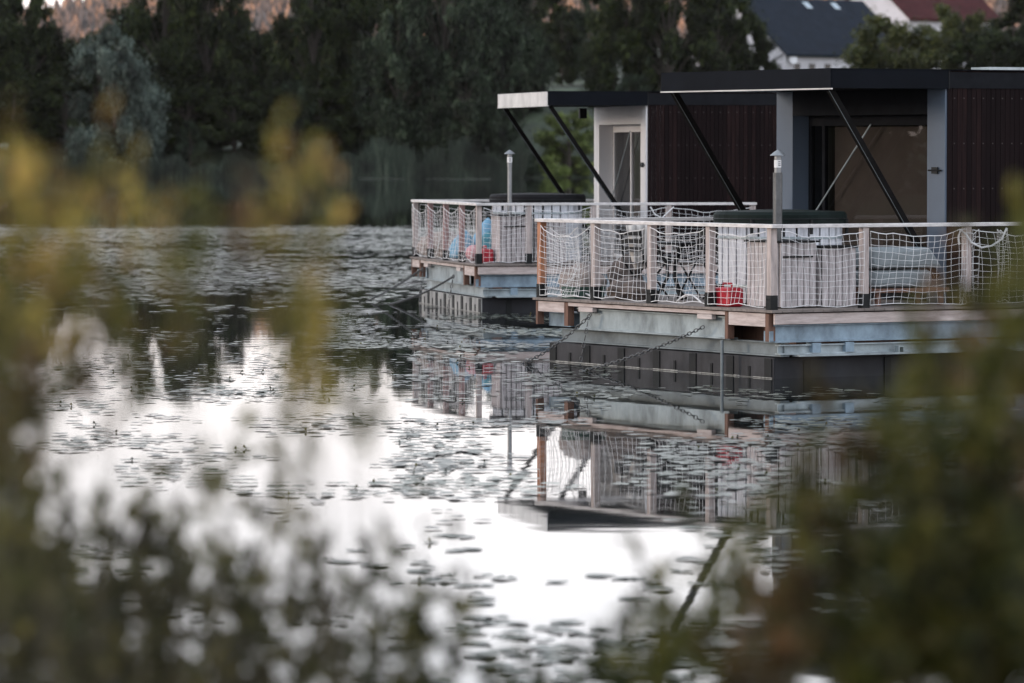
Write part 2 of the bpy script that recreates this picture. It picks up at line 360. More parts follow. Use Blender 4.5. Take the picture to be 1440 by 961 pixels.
def crown_mesh(kind, seed):
    """unit-ish tree: height 1 m = crown top, width about 0.6, scaled when placed; kinds give outline"""
    rng = np.random.RandomState(seed); random.seed(seed)
    k = {'broad':52, 'tall':46, 'silver':34, 'bush':48, 'weeping':46}[kind]
    C_, R_ = [], []
    for i in range(k):
        z = rng.uniform(0, 1)**0.8
        if kind == 'broad': z = .05+.89*z; w_ = 9.5*math.sin(min(1, (1.0-z)*1.9+.16)*1.57)*(.55+.45*min(1,z*3))
        elif kind == 'tall': z = .04+.92*z; w_ = 7.0*math.sin(min(1, (1.02-z)*1.5+.05)*1.57)
        elif kind == 'silver': z = .10+.86*z; w_ = 6.2*math.sin(min(1, (1.0-z)*1.25+.03)*1.57)
        elif kind == 'bush': z = .02+.90*z; w_ = 10*math.sqrt(max(.05, 1-z*z))
        else: z = .03+.91*z; w_ = 8.2*math.sin(min(1, (1.0-z)*1.8+.12)*1.57)
        a = rng.uniform(0, 6.28); q = w_*rng.uniform(.25, 1)**.6
        C_.append((q*math.cos(a), q*math.sin(a), 20*z)); R_.append(rng.uniform(1.1, 2.7)*(1.15 if kind != 'silver' else .9)*(1.05-.45*z))
    n = {'broad':17000, 'tall':16000, 'silver':11000, 'bush':14000, 'weeping':16000}[kind]
    V, Fi = leafcloud(np.array(C_), np.array(R_), n, .55 if kind != 'silver' else .42, rng, 0.85, 1.6 if kind in ('weeping','silver') else 0)
    # stray twigs that break the outline
    C2 = np.array(C_)*np.array([1.12,1.12,1.02]); V2, F2 = leafcloud(C2, np.array(R_)*1.35, n//9, .45, rng)
    C3 = np.array(C_)*np.array([.8,.8,.97]); V3, F3 = leafcloud(C3, np.array(R_)*.8, n//5, 1.5 if kind != 'silver' else 1.0, rng)
    return np.concatenate([V, V2, V3]), np.concatenate([Fi, F2+len(V), F3+len(V)+len(V2)]), C_

def trunk_mesh(C_, r0=.38):
    b = MB()
    b.tube([(0,0,-.6),(.1,.05,4),(-.1,.1,9),(.15,0,14),(.1,0,18)], [r0*1.25, r0, r0*.75, r0*.45, r0*.12], 8)
    for i in range(0, len(C_), 2):
        c = Vector(C_[i]); z0 = max(1.5, c.z*.55)
        b.tube([(0,0,z0), (c.x*.45, c.y*.45, (z0+c.z)*.5+.4), c], [r0*.36, r0*.22, r0*.06], 5)
    return b

crowns = {}
for kd, mt_, seeds in (('broad','leaf_dark',(1,2,3)), ('tall','leaf_dark',(4,5)), ('silver','leaf_silver',(6,)), ('bush','leaf_light',(7,)), ('weeping','leaf_grey',(8,9)), ('bush','leaf_shore_olive',(10,)), ('weeping','leaf_silver',(15,)), ('bush','leaf_dark',(13,14)), ('bush','leaf_grey',(12,))):
    for sdv in seeds:
        V, Fi, C_ = crown_mesh(kd, sdv)
        tb = trunk_mesh(C_); me_t = bpy.data.meshes.new('trunk'); me_t.from_pydata(tb.v, [], tb.f)
        me_t.materials.append(M['bark_pale'] if kd == 'silver' else M['bark'])
        crowns.setdefault((kd, mt_), []).append((np_mesh('crown', V, Fi, M[mt_]), me_t))

def tree(px, ytop, wpx, Z, kind, mt_, label, name='broadleaf_tree', i=0, zb=None, cat='tree', group='trees on the far shore'):
    me_c, me_t = crowns[(kind, mt_)][i % len(crowns[(kind, mt_)])]
    x = (px-720)/F*Z; z0 = hterr(x, Z) if zb is None else zb
    top = H - (ytop-HY)/F*Z; h_ = max(1.5, top - z0); wd = wpx/F*Z
    e_ = empty(name, (x, Z, z0), random.uniform(0, 6.28)); tag(e_, label, cat, group)
    base_w = 19.0 if kind in ('broad','bush') else 14.5 if kind == 'tall' else 12.5 if kind == 'silver' else 17
    e_.scale = (wd/base_w, wd/base_w, h_/20.0)
    link('crown', me_c, e_); link('trunk', me_t, e_)
    return e_

T = [ # px, ytop, width px, Z, crown, leaves, label
 (-120,-30,210,452,'broad','leaf_dark','dark broadleaf tree at the far left end of the opposite shore'),
 (-30,-35,170,446,'broad','leaf_dark','tall dark tree overlapping the left edge of the picture'),
 (38,-18,120,449,'broad','leaf_dark','dark tree with ragged branches against the pale sky, left of the hill gap'),
 (92,52,105,452,'broad','leaf_dark','lower dark tree under the patch of open sky'),
 (138,46,95,462,'broad','leaf_dark','rounded dark tree just behind the silver willow'),
 (163,28,135,439,'weeping','leaf_silver','pale silver willow standing out against the dark shore trees'),
 (232,-75,175,450,'broad','leaf_dark','tallest dark tree right of the silver willow'),
 (292,-62,125,447,'broad','leaf_dark','dark tree whose top meets the frame right of the silver willow'),
 (358,40,120,450,'broad','leaf_dark','lower dark tree beneath the orange hillside gap'),
 (268,165,46,438,'bush','leaf_grey','small round grey bush on the bank below the dark trees'),
 (440,-60,130,446,'broad','leaf_dark','dark narrow tree on the right side of the hillside gap'),
 (415,110,70,440,'weeping','leaf_grey','thin greyish young tree in front of the dark gap tree'),
 (480,-40,130,452,'broad','leaf_dark','broad dark tree second right of the hillside gap'),
 (545,-70,140,447,'broad','leaf_dark','broad dark tree above the left part of the reeds'),
 (560,-10,120,441,'weeping','leaf_grey','grey-green drooping tree above the reeds'),
 (625,-95,150,443,'weeping','leaf_grey','large weeping grey-green tree at the water behind the left deck'),
 (690,-80,130,448,'weeping','leaf_grey','tall grey-green tree behind the far stove pipe'),
 (655,90,110,438,'weeping','leaf_grey','low drooping tree hanging to the waterline behind the far handrail'),
 (735,30,90,470,'weeping','leaf_grey','loose grey-green tree behind the meadow clearing'),
 (790,15,75,500,'broad','leaf_dark','small dark tree at the back of the meadow clearing'),
 (745,-90,150,520,'broad','leaf_dark','high dark tree rising behind the meadow clearing'),
 (836,-40,80,500,'weeping','leaf_grey','grey-green tree beside the big dark crown'),
 (800,152,104,439,'bush','leaf_light','bright yellow-green willow bush seen under the far canopy'),
 (712,185,90,438,'bush','leaf_grey','dim grey-green bush at the water left of the yellow-green one'),
 (880,-60,130,462,'broad','leaf_dark','dark tree on the left half of the large crown beside the house'),
 (940,-70,150,458,'broad','leaf_dark','big dense dark tree above the two roofs'),
 (1010,-35,130,462,'broad','leaf_dark','dark crown next to the white gable'),
 (885,98,90,452,'bush','leaf_grey','pale grey-green shrub peeping over the far roof'),
 (1262,12,200,455,'bush','leaf_shore_olive','olive-lit round tree in front of the slate roof'),
 (1395,40,150,462,'broad','leaf_dark','dark tree behind the right end of the near roof'),
 (1345,-2,150,468,'bush','leaf_shore_olive','smaller olive tree under the red tiled roof'),
 (1450,-20,130,470,'tall','leaf_dark','tall dark tree at the right edge of the picture'),
 (1048,22,95,466,'broad','leaf_dark','dark round tree touching the white gable wall'),
 (1425,8,160,473,'bush','leaf_dark','dark bushy tree just under the right end of the red roof'),
 (1020,40,120,470,'bush','leaf_dark','dense dark bush filling in below the crown beside the gable'),
 (1560,-40,200,455,'broad','leaf_dark','dark tree beyond the right edge of the picture'),
 (-60,95,125,443,'bush','leaf_dark','dark understorey thicket beyond the left edge'),
 (20,120,125,443,'bush','leaf_dark','dark understorey thicket at the left edge'),
 (95,105,125,443,'bush','leaf_dark','dark understorey thicket left of the silver willow'),
 (205,100,125,443,'bush','leaf_dark','dark understorey thicket touching the silver willow on its right'),
 (265,120,125,443,'bush','leaf_dark','dark understorey thicket behind the small round grey bush'),
 (330,110,125,443,'bush','leaf_dark','dark understorey thicket below the tallest dark trees'),
 (395,120,125,443,'bush','leaf_dark','dark understorey thicket under the orange hillside gap'),
 (450,95,125,443,'bush','leaf_dark','dark understorey thicket just left of the reeds'),
 (520,105,125,443,'bush','leaf_dark','dark understorey thicket behind the left half of the reeds'),
 (590,110,125,443,'bush','leaf_dark','dark understorey thicket behind the right half of the reeds'),
 (-80,-20,150,482,'broad','leaf_dark','second-row dark tree at the far left'),
 (-10,10,150,482,'broad','leaf_dark','second-row dark tree behind the left edge trees'),
 (60,56,150,482,'broad','leaf_dark','second-row dark tree left below the open sky'),
 (120,60,150,482,'broad','leaf_dark','second-row dark tree right below the open sky'),
 (180,30,150,482,'broad','leaf_dark','second-row dark tree behind the silver willow'),
 (250,-10,150,482,'broad','leaf_dark','second-row dark tree behind the tallest dark tree'),
 (330,20,150,482,'broad','leaf_dark','second-row dark tree left of the orange gap'),
 (390,52,150,482,'broad','leaf_dark','second-row dark tree closing the foot of the orange gap'),
 (450,10,150,482,'broad','leaf_dark','second-row dark tree right of the orange gap'),
 (520,-40,150,482,'broad','leaf_dark','second-row dark tree above the left reeds'),
 (600,-60,150,482,'broad','leaf_dark','second-row dark tree above the reeds centre'),
 (680,-60,150,482,'broad','leaf_dark','second-row dark tree left of the clearing'),
]
for i, a in enumerate(T): tree(*a, i=i)

# unseen left shore with trees, added to darken what the cabin glass mirrors
b = MB(); pts = [(-95,40),(-104,90),(-112,150),(-130,230),(-190,330),(-260,420)]
vs = []
for (x, y) in pts: vs += [(x, y, -.6), (x-6, y, .8), (x-80, y+5, 3.5)]
b.add(vs, [(i*3+k, i*3+k+1, i*3+k+4, i*3+k+3) for i in range(5) for k in range(2)]); tag(b.build('unseen_shore_land', M['grass']), kind='structure')  # unseen land added under the left shore trees
C_, R_ = [], []
rw = np.random.RandomState(77)
for i in range(190):
    u_ = rw.uniform(0, 4.999); k = int(u_); q = u_-k; x = pts[k][0]*(1-q)+pts[k+1][0]*q; y = pts[k][1]*(1-q)+pts[k+1][1]*q
    top = rw.uniform(9, 17)
    for z in np.arange(1, top, 2.6): C_.append((x-rw.uniform(3, 14)+rw.normal(0,1), y+rw.normal(0, 1.5), z)); R_.append(rw.uniform(1.8, 3.2)*(1.1-.4*z/top))
V, Fi = leafcloud(np.array(C_), np.array(R_), 60000, 1.1, rw)
tag(link('unseen_woods', np_mesh('unseen_woods', V, Fi, M['leaf_dark'])), 'unseen trees added on the left shore to darken the cabin glass reflection', 'unseen_woods', kind='stuff')

# ------------------------------------------------------------------ evening air
b = MB(); b.box(-2600, 2600, -30, 3600, -4, 175)
m = bpy.data.materials.new('haze'); m.use_nodes = True; t = m.node_tree; t.nodes.clear()
o_ = t.nodes.new('ShaderNodeOutputMaterial'); pv = t.nodes.new('ShaderNodeVolumePrincipled')
pv.inputs['Color'].default_value = (1, .93, .90, 1); pv.inputs['Density'].default_value = 1.6e-5
t.links.new(pv.outputs[0], o_.inputs['Volume'])
tag(b.build('haze', m), 'thin evening haze over lake and hills', 'haze', kind='stuff')

# ------------------------------------------------------------------ houses on the far slope
def w2(px, Z): return (px-720)/F*Z
Zh = 486.0; sc_ = Zh/F
hx = w2(1104, Zh); zE = H + (211-73)*sc_; zG = H + (211-150)*sc_
hr = empty('white_house', (hx, Zh, zG), R(42)); tag(hr, 'white rendered house with a dark slate roof and satellite dish', 'house')
hg = zE - zG; rise = 5.9; dep = 15.0; ln = 19.4
b = MB()  # walls with a gable on the left end
b.add([(0,0,-2),(ln,0,-2),(ln,dep,-2),(0,dep,-2),(0,0,hg),(ln,0,hg),(ln,dep,hg),(0,dep,hg),(0,dep/2,hg+rise-.25),(ln,dep/2,hg+rise-.25)],
      [(0,1,5,4),(2,3,7,6),(3,0,4,8,7),(1,2,6,9,5),(4,5,9,8),(6,7,8,9)])
b.build('wall', M['plaster'], hr)
b = MB(); ov = .5
for sgn in (0, 1):
    y0, y1 = (-ov, dep/2) if sgn == 0 else (dep+ov, dep/2)
    z0 = hg - ov*rise/(dep/2) + .1
    b.add([(-.35,y0,z0),(ln+.35,y0,z0),(ln+.35,y1,hg+rise+.1),(-.35,y1,hg+rise+.1),(-.35,y0,z0-.22),(ln+.35,y0,z0-.22),(ln+.35,y1,hg+rise-.12),(-.35,y1,hg+rise-.12)],
          [(0,1,2,3),(7,6,5,4),(0,4,5,1),(1,5,6,2),(3,7,4,0)])
rf = b.build('roof', M['slate'], hr)
for q in (9.6, 14.0):
    b = MB(); y_ = 6.1; z_ = hg + y_*rise/(dep/2)+.16
    b.add([(q,y_,z_),(q+.9,y_,z_),(q+.9,y_+.9,z_+.9*.787),(q,y_+.9,z_+.9*.787)], [(0,1,2,3)]); b.build('skylight', M['solar'], rf)
b = MB(); b.lathe([(0.02,0),(.3,.02),(.45,.09),(.47,.12)], 20)
ds = b.build('satellite_dish', M['white'], hr); ds.location = (.75,-.35,hg-.9); ds.rotation_euler = (R(72),0,R(-20))
for q0, q1 in ((1.3,2.2),(3.6,4.5),(6.0,6.9)):
    b = MB(); b.box(q0,q1,-.04,.02,hg-2.5,hg-1.25); wf = b.build('window', M['glassdark'], hr)
    b = MB(); b.box(q0-.1,q1+.1,-.09,-.03,hg-2.62,hg-2.5); b.build('sill', M['plaster'], wf)
b = MB(); b.tube([(-.05,3.2,hg-1.5),(-.05,.3,hg-.3)], .06, 6); b.build('drainpipe', M['bracket'], hr)
# second house, red roof
Z3 = Zh+24; hx = w2(1277, Z3); hr = empty('red_roofed_house', (hx, Z3, H+(211-23)*Z3/F-8.2), R(42)); tag(hr, 'house with red tiled roof and pale gable behind the slate roofed one', 'house')
b = MB(); ln=15; dep=12; hg=8.2; rise=4.7
b.add([(0,0,-3),(ln,0,-3),(ln,dep,-3),(0,dep,-3),(0,0,hg),(ln,0,hg),(ln,dep,hg),(0,dep,hg),(0,dep/2,hg+rise-.2),(ln,dep/2,hg+rise-.2)],
      [(0,1,5,4),(2,3,7,6),(3,0,4,8,7),(1,2,6,9,5),(4,5,9,8),(6,7,8,9)]); b.build('wall', M['plaster'], hr)
b = MB()
for sgn in (0, 1):
    y0, y1 = (-ov, dep/2) if sgn == 0 else (dep+ov, dep/2)
    z0 = hg - ov*rise/(dep/2) + .1
    b.add([(-.3,y0,z0),(ln+.3,y0,z0),(ln+.3,y1,hg+rise+.1),(-.3,y1,hg+rise+.1),(-.3,y0,z0-.25),(ln+.3,y0,z0-.25),(ln+.3,y1,hg+rise-.15),(-.3,y1,hg+rise-.15)],
          [(0,1,2,3),(7,6,5,4),(0,4,5,1),(1,5,6,2),(3,7,4,0)])
b.build('roof', M['tile'], hr)
for q in (2.0, 5.5, 9.0):
    b = MB(); b.box(q,q+1.1,-.04,.02,hg-2.4,hg-1.0); b.build('window', M['glassdark'], hr)

# ------------------------------------------------------------------ reeds
n = 13500; px = rs.uniform(430, 735, n); px[7600:] = rs.uniform(-300, 430, 5900); Z = rs.uniform(433.0, 437.5, n); X = (px-720)/F*Z
hh = rs.uniform(1.5, 3.0, n)*(1+.28*np.sin(X*.9)+.2*np.sin(X*2.3)); hh[7600:] *= .62
lean = rs.normal(0, .16, n); wd = rs.uniform(.03, .075, n)
B = np.stack([X, Z, np.full(n, -.15)], 1)
V = np.stack([B-np.stack([wd, 0*wd, 0*wd],1), B+np.stack([wd,0*wd,0*wd],1), B+np.stack([lean*hh+wd*.3, .1*hh, hh],1), B+np.stack([lean*hh-wd*.3,.1*hh,hh],1)],1).reshape(-1,3)
tag(link('reeds', np_mesh('reeds', V, np.arange(4*n).reshape(n,4), M['reed'])), 'grey-green reed belt at the foot of the far shore trees', 'reeds', kind='stuff')

# ------------------------------------------------------------------ houseboats
def net_panel(p0, p1, z0, z1, sag, rng, nx=None, nz=11, bulge=.03, r=.0026, slack0=0.0, attach=None):
    """square-mesh rope net hung between two posts; p0,p1 plan positions"""
    p0 = Vector((*p0, 0)); p1 = Vector((*p1, 0)); d = p1-p0; ln = d.length; d.normalize(); nrm = Vector((-d.y, d.x, 0))
    nx = nx or max(3, round(ln/.1)); b = MB(); ph = [rng.uniform(0, 6.28) for _ in range(6)]
    top = []
    G = {}
    lean_ = rng.uniform(-.05, .05)
    for i in range(nx+1):
        s_ = i/nx
        zt = z1 - sag*4*s_*(1-s_) - slack0*(1-s_)**3 - .02*abs(math.sin(s_*9+ph[0]))
        zb = z0 + .012 + .03*max(0, math.sin(s_*6.28*1.3+ph[1]))*4*s_*(1-s_)
        for j in range(nz+1):
            q = j/nz                     # 0 at the top
            z = zt + (zb-zt)*q + .008*math.sin(s_*11+j*.8+ph[2]) + rng.uniform(-.004,.004)
            al = s_*ln + (.02*math.sin(q*5+ph[3]+s_*3) + lean_*q + .022*max(0,q-.8)*5*math.sin(s_*5+ph[5]))*min(1, 6*s_*(1-s_)*1.5) + rng.uniform(-.004,.004)
            off = bulge*math.sin(s_*3.14)*math.sin(q*3.14+.3) + .015*math.sin(s_*13+q*4+ph[4])
            G[i,j] = p0 + d*al + nrm*off + Vector((0,0,z))
    for i in range(nx+1): b.tube([G[i,j] for j in range(nz+1)], r, 4, cap=False)
    for j in range(1, nz): b.tube([G[i,j] for i in range(nx+1)], r, 4, cap=False)
    b.tube([G[i,0] for i in range(nx+1)], r*2.1, 5); b.tube([G[i,nz] for i in range(nx+1)], r*1.8, 5)
    # knots
    for i in range(nx+1):
        for j in range(1, nz):
            c = G[i,j]; k = r*1.9; b.add([c+Vector(v)*k for v in ((1,0,0),(-1,0,0),(0,1,0),(0,-1,0),(0,0,1),(0,0,-1))],
                [(0,2,4),(2,1,4),(1,3,4),(3,0,4),(2,0,5),(1,2,5),(3,1,5),(0,3,5)])
    return b

DK = 0.81
def channel(b, p, q, w, z0, z1, t_=.012, side=1):
    """steel channel from p to q (plan), web on the outside, flanges turned inwards"""
    p = Vector((*p,0)); q = Vector((*q,0)); d = (q-p).normalized(); n_ = Vector((-d.y, d.x, 0))*side
    zc = (z0+z1)/2
    b.bar(p+n_*.05+Vector((0,0,zc)), q+n_*.05+Vector((0,0,zc)), t_, z1-z0)
    b.bar(p+n_*(w/2-.0)+Vector((0,0,z0+t_/2)), q+n_*(w/2)+Vector((0,0,z0+t_/2)), w, t_*1.6)
    b.bar(p+n_*(w/2)+Vector((0,0,z1-t_/2-.002)), q+n_*(w/2)+Vector((0,0,z1-t_/2-.002)), w, t_*1.2)

def houseboat(name, loc, th, label, near, side_posts, seed):
    rng = random.Random(seed)
    root = empty(name, loc, th); tag(root, label, 'houseboat')
    W, Ln = 5.4, 13.0          # deck width along y, deck length along x
    # pontoons: ribbed black floats
    pm = M['pontoon_face'] if near else M['pontoon_pale']
    b = MB(); x0, y0, y1 = .10, .12, W-.14
    b.box(x0, Ln-.3, y0, y1, -.45, .245)
    b.build('pontoon', M['pontoon'], root)
    b = MB(); b.box(x0-.02, x0-.002, y0+.004, y1-.004, -.4, .24)
    fp = b.build('pontoon_face', pm, root)
    nr = 6 if near else 7
    for k in range(nr+1):
        yy = y0+.10+(y1-y0-.2)*k/nr
        b = MB(); b.box(x0-.035, x0-.022, yy-.075, yy+.075, -.4, .235); b.build('rib', M['bracket'], fp)
        if k < nr:
            ym = yy+(y1-y0-.2)/nr*.5; b = MB(); b.box(x0-.032, x0-.022, ym-.022, ym+.022, -.4, .13); b.build('rib', M['bracket'], fp)
    for k in range(9):
        xx = .5+k*1.15; b = MB(); b.box(xx, xx+.09, y0-.02, y0-.002, -.4, .22); b.build('side_rib', M['bracket'], root)
    b = MB(); yy = y0
    while yy < y1-.1:
        l_ = rng.uniform(.12,.4); hz_ = rng.uniform(.003,.014); b.box(x0-.038, x0-.0365, yy, min(y1, yy+l_), .004, .004+hz_); yy += l_
    b.build('waterline_gleam', M['gleam'], root)  # thin pale strip painting the bright reflection along the waterline
    # lower steel frame
    b = MB(); channel(b, (.13, W-.30), (.13, .04), .12, .262, .428, side=1); b.build('front_lower_frame', M['galv_dark'] if near else M['galv'], root)  # near one in darker steel, painting the shadow below the flange
    b = MB()
    channel(b, (.10, .02), (Ln-.2, .02), .1, .285, .40, side=1)
    b.build('lower_frame', M['galv'], root)
    for xx in (.55, 1.02, 2.95, 3.5, 5.4):
        b = MB(); b.box(xx, xx+.12, .0, .14, .30, .415); b.build('cross_beam', M['galv_blue'], root)
    b = MB(); b.box(.30, 3.15, -.10, .05, .262, .284); b.box(3.45, 7, -.10, .05, .262, .284); b.build('side_flange', M['galv'], root)
    for xx in (1.72, 4.35):
        b = MB()
        for u_ in (0,.07): b.box(xx+u_, xx+u_+.014, -.085, -.01, .284, .345)
        b.box(xx, xx+.084, -.085, -.01, .345, .358); b.build('pipe_socket', M['galv'], root)
    # upper steel channels: front one visible between the wooden corners, side one along the house
    b = MB(); channel(b, (.05, W-.86), (.05, 1.02), .12, .435, .70); b.build('front_beam', M['galv'], root)
    b = MB(); b.box(.12,.5, W-.60, W-.06, .45, .62); b.build('corner_beam', M['galv_blue'], root)
    b = MB(); channel(b, (.03, .01), (Ln, .01), .12, .43, .635); b.build('side_beam', M['galv_blue'], root)
    b = MB(); b.box(-.03,.02,.03,.16,.44,.56); b.build('beam_end', M['galv_blue'], root)
    # dark underside
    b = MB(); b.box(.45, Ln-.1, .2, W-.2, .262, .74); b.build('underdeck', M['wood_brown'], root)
    # wooden fascia
    for (ya, yb, za, zb_, mt_, nm) in ((W-.68, W-.04, .635, .765, 'wood_pink', 'fascia_board'), (1.0, W-.74, .722, .766, 'wood_pink', 'trim_board'),
                               (.13, .92, .61, .765, 'wood_pink', 'fascia_board')):
        b = MB(); b.box(-.03, .005, ya, yb, za, zb_); b.build(nm, M[mt_], root, .003)
    for (ya, yb) in ((W-.78, W-.69), (.93, .995), (.05, .125), (W-.035, W+.01)):
        b = MB(); b.box(-.035, .06, ya, yb, .47 if ya > 4 else .44, .766); b.build('bearer_end', M['wood_brown'], root, .003)
    for (ya, yb) in ((W-1.36, W-1.02), (1.3, 1.62)):
        b = MB(); b.box(-.025, .04, ya, yb, .66, .718); b.build('spacer_block', M['wood_pale'], root, .003)
    b = MB(); b.box(.0, Ln, -.03, .005, .64, .765); b.build('side_fascia', M['wood_pink'], root, .003)
    # deck boards, laid across
    b = MB(); x = -.06
    while x < Ln:
        b.box(x, x+.138, -.06, W+.05, DK-.03+rng.uniform(-.002,.002), DK+rng.uniform(-.002,.002)); x += .145
    b.build('deck_boards', M['deck'], root)
    # rail posts with black shoe brackets
    fy = [W-.03-(W-.12)*k/4 for k in range(5)]
    cols = ['post_new','post','post','post','post'] if near else ['post','post_red','post_red','post_red','post']
    def post(x, y, mt_, lean=0, w_=.088):
        b = MB(); b.bar((x, y, DK), (x+lean, y, DK+.955), w_, w_, up=(1,0,0)); o = b.build('railing_post', M[mt_], root, .004)
        b = MB(); b.box(x-w_/2-.008, x+w_/2+.008, y-w_/2-.008, y+w_/2+.008, DK, DK+.17); 
        for sgn in (-1, 1): b.tube([(x-w_/2-.016, y+sgn*.022, DK+.12), (x-w_/2-.006, y+sgn*.022, DK+.12)], .008, 6)
        b.build('post_bracket', M['bracket'], o, .002)
    for k, y in enumerate(fy): post(.03 if k < 4 else .035, y, cols[k])
    for x in side_posts: post(x, .035, 'post')
    back = [1.45, 2.9, 4.3]
    for x in back: post(x, W-.04, 'post')
    # handrails
    b = MB(); b.box(-.04, .10, -.03, W+.04, DK+.957, DK+1.0); b.build('handrail', M['rail'], root, .004)
    xe = side_posts[-1]+.06
    b = MB(); b.box(.103, xe, -.03, .095, DK+.957, DK+1.0); b.build('handrail', M['rail'], root, .004)
    b = MB(); b.box(.103, 4.45, W-.09, W+.035, DK+.957, DK+1.0); b.build('handrail', M['rail'], root, .004)
    # nets
    zt = DK+.93
    for k in range(4):
        sg = (.065 if near else .12) if k else .15
        net_panel((-.028, fy[k]-.05), (-.028, fy[k+1]+.05), DK+.02, zt, sg, rng, bulge=.05, nx=11 if near else 9).build('safety_net', M['net'], root)
    xs_ = [.04]+side_posts
    for k in range(len(xs_)-1):
        net_panel((xs_[k]+.05, -.035), (xs_[k+1]-.05, -.035), DK+.02, zt, .07, rng, bulge=-.03).build('safety_net', M['net'], root)
    net_panel((.12, W+.03), (4.3, W+.03), DK+.02, zt, .16, rng, bulge=.12, nx=38).build('safety_net', M['net'], root)
    if near:   # spare net bunched up at the left corner and by the side post
        net_panel((.05, W-.05), (.02, W-.95), DK+.03, zt, .12, rng, nx=14, bulge=.16).build('bunched_net', M['net'], root)
        net_panel((2.66, -.04), (2.92, -.03), DK+.04, zt, .05, rng, nx=6, bulge=.05).build('bunched_net', M['net'], root)
        net_panel((3.2, -.04), (3.36, -.03), DK+.04, zt, .03, rng, nx=5, bulge=.05).build('bunched_net', M['net'], root)
        b = MB(); b.tube([(2.62,-.05,DK+.74),(2.6,-.06,DK+.83),(2.64,-.05,DK+.91),(2.72,-.05,DK+.86),(2.8,-.05,DK+.76),(2.95,-.05,DK+.70),(3.1,-.05,DK+.72),(3.25,-.05,DK+.80),(3.32,-.05,DK+.93)], .012, 6)
        b.tube([(2.66,-.06,DK+.03),(2.68,-.06,DK+.15),(2.73,-.06,DK+.04),(2.64,-.06,DK+.02)], .009, 6)
        b.build('tie_rope', M['net'], root)
        b = MB(); b.tube([(.2+.0*k, W-.15-.9*k/12, DK+.012+.075*math.sin(k/12*3.14)) for k in range(13)], .012, 6)
        b.tube([(.5, 2.9-.55*k/12, DK+.012+.09*math.sin(k/12*3.14)) for k in range(13)], .010, 6)
        b.build('slack_rope', M['net'], root)
    else:
        b = MB(); b.tube([(2.9,-.05,DK+.93),(2.98,-.05,DK+.8),(3.1,-.05,DK+.75),(3.3,-.05,DK+.93)], .012, 6); b.build('tie_rope', M['net'], root)
    # cabin
    a0, b0, b1 = 3.05, .85, 4.55; zR = 3.425; zT = zR+.22; a1 = 12.4
    fm = M['frame_blue'] if near else M['frame_white']
    b = MB(); x = a0+.03
    while x < a1:
        wv = .072; b.box(x, x+wv-.006, b0-.02+rng.uniform(0,.003), b0+.02, DK, zR+.215); x += wv
    sw = b.build('side_cladding', M['clad'], root)
    b = MB(); b.box(a0+.03, a1, b0+.022, b0+.12, DK, zR+.2); b.box(a0+.03, a1, b1-.12, b1, DK, zR); b.box(a1-.1, a1, b0+.12, b1-.12, DK, zR); b.build('cabin_wall', M['dark'], root)
    b = MB(); fw = .37
    b.box(a0, a0+.25, b0, b0+fw, DK, zR-.003); b.build('frame_jamb', fm, root, .004)
    b = MB(); b.box(a0, a0+.25, b1-fw, b1, DK, zR-.003); b.build('frame_jamb', fm, root, .004)
    b = MB(); b.box(a0+.002, a0+.25, b0+fw, b1-fw, zR-.31, zR-.003); b.build('door_header', M['soffit'] if near else fm, root)  # near header coloured dark to stand in for shade under the canopy
    # glass doors set back in the frame
    gy0, gy1 = b0+fw, b1-fw; gx = a0+.25; gz = zR-.31
    dr = empty('glass_door', (0,0,0)); dr.parent = root
    b = MB(); t2 = .06; gm = M['frame_white'] if not near else M['soffit']
    b.box(gx, gx+.06, gy0, gy1, gz-.13, gz-.002); b.box(gx, gx+.06, gy0, gy1, DK+.002, DK+.07)
    for y in (gy0, gy1-(.36 if near else 1.3), gy1-t2): b.box(gx+.002, gx+.058, y, y+t2, DK+.07, gz-.13)
    b.build('door_frame', gm, dr, .003)
    b = MB(); b.add([(gx+.03,gy0,DK+.07),(gx+.03,gy1,DK+.07),(gx+.03,gy1,gz-.13),(gx+.03,gy0,gz-.13)], [(3,2,1,0)]); b.build('pane', M['glass'], dr)
    b = MB(); b.tube([(a0+.19,2.70,3.0),(a0+.19,4.16,1.69)], .011, 8); b.build('strut_reflection', M['galv'], root)  # thin rod added before the glass as the strut's bright reflection
    # door handle on the right frame
    b = MB(); b.box(a0-.03,a0-.012,b0+.12,b0+.24,DK+1.58,DK+1.66); b.tube([(a0-.02,b0+.05,DK+1.62),(a0-.03,b0+.3,DK+1.62)], .012, 6); b.build('wall_hook', M['bracket'], root)
    # room behind the glass
    b = MB(); b.box(gx+.3, a1-.2, b0+.14, b1-.14, DK+.005, DK+.02); b.build('room_floor', M['deck'], root)
    b = MB(); b.box(gx+.12, gx+.125, gy0+.02, gy1-(.42 if near else .75), DK+.09, gz-.14); b.build('added_grey_panel', M['inner'], root)  # grey panel added close behind the glass to lift the black room
    b = MB(); pts = []
    for k in range(60): pts.append((gx+.22+.05*math.sin(k*.9), gy1-.02-.42*k/60))
    for k in range(59):
        (xa, ya), (xb, yb) = pts[k], pts[k+1]; b.add([(xa,ya,DK+.03),(xb,yb,DK+.03),(xb,yb,gz-.15),(xa,ya,gz-.15)], [(0,1,2,3)])
    b.build('curtain', M['curtain'], root, smooth=True)
    # roof slab with canopy
    rx = 1.35
    b = MB(); b.box(rx+.012, a1+.1, b0-.03, b1+.06, zR+.003, zT-.02); rf = b.build('roof', M['soffit'], root)
    b = MB(); b.box(rx-.006, rx+.01, b0-.04, b1+.07, zR-.004, zT)
    b.build('front_fascia', M['fascia'] if near else M['alu'], rf)
    b = MB(); b.box(rx+.011, a0+.02, b0-.045, b0-.032, zR-.004, zT); b.build('side_fascia', M['fascia'], rf)
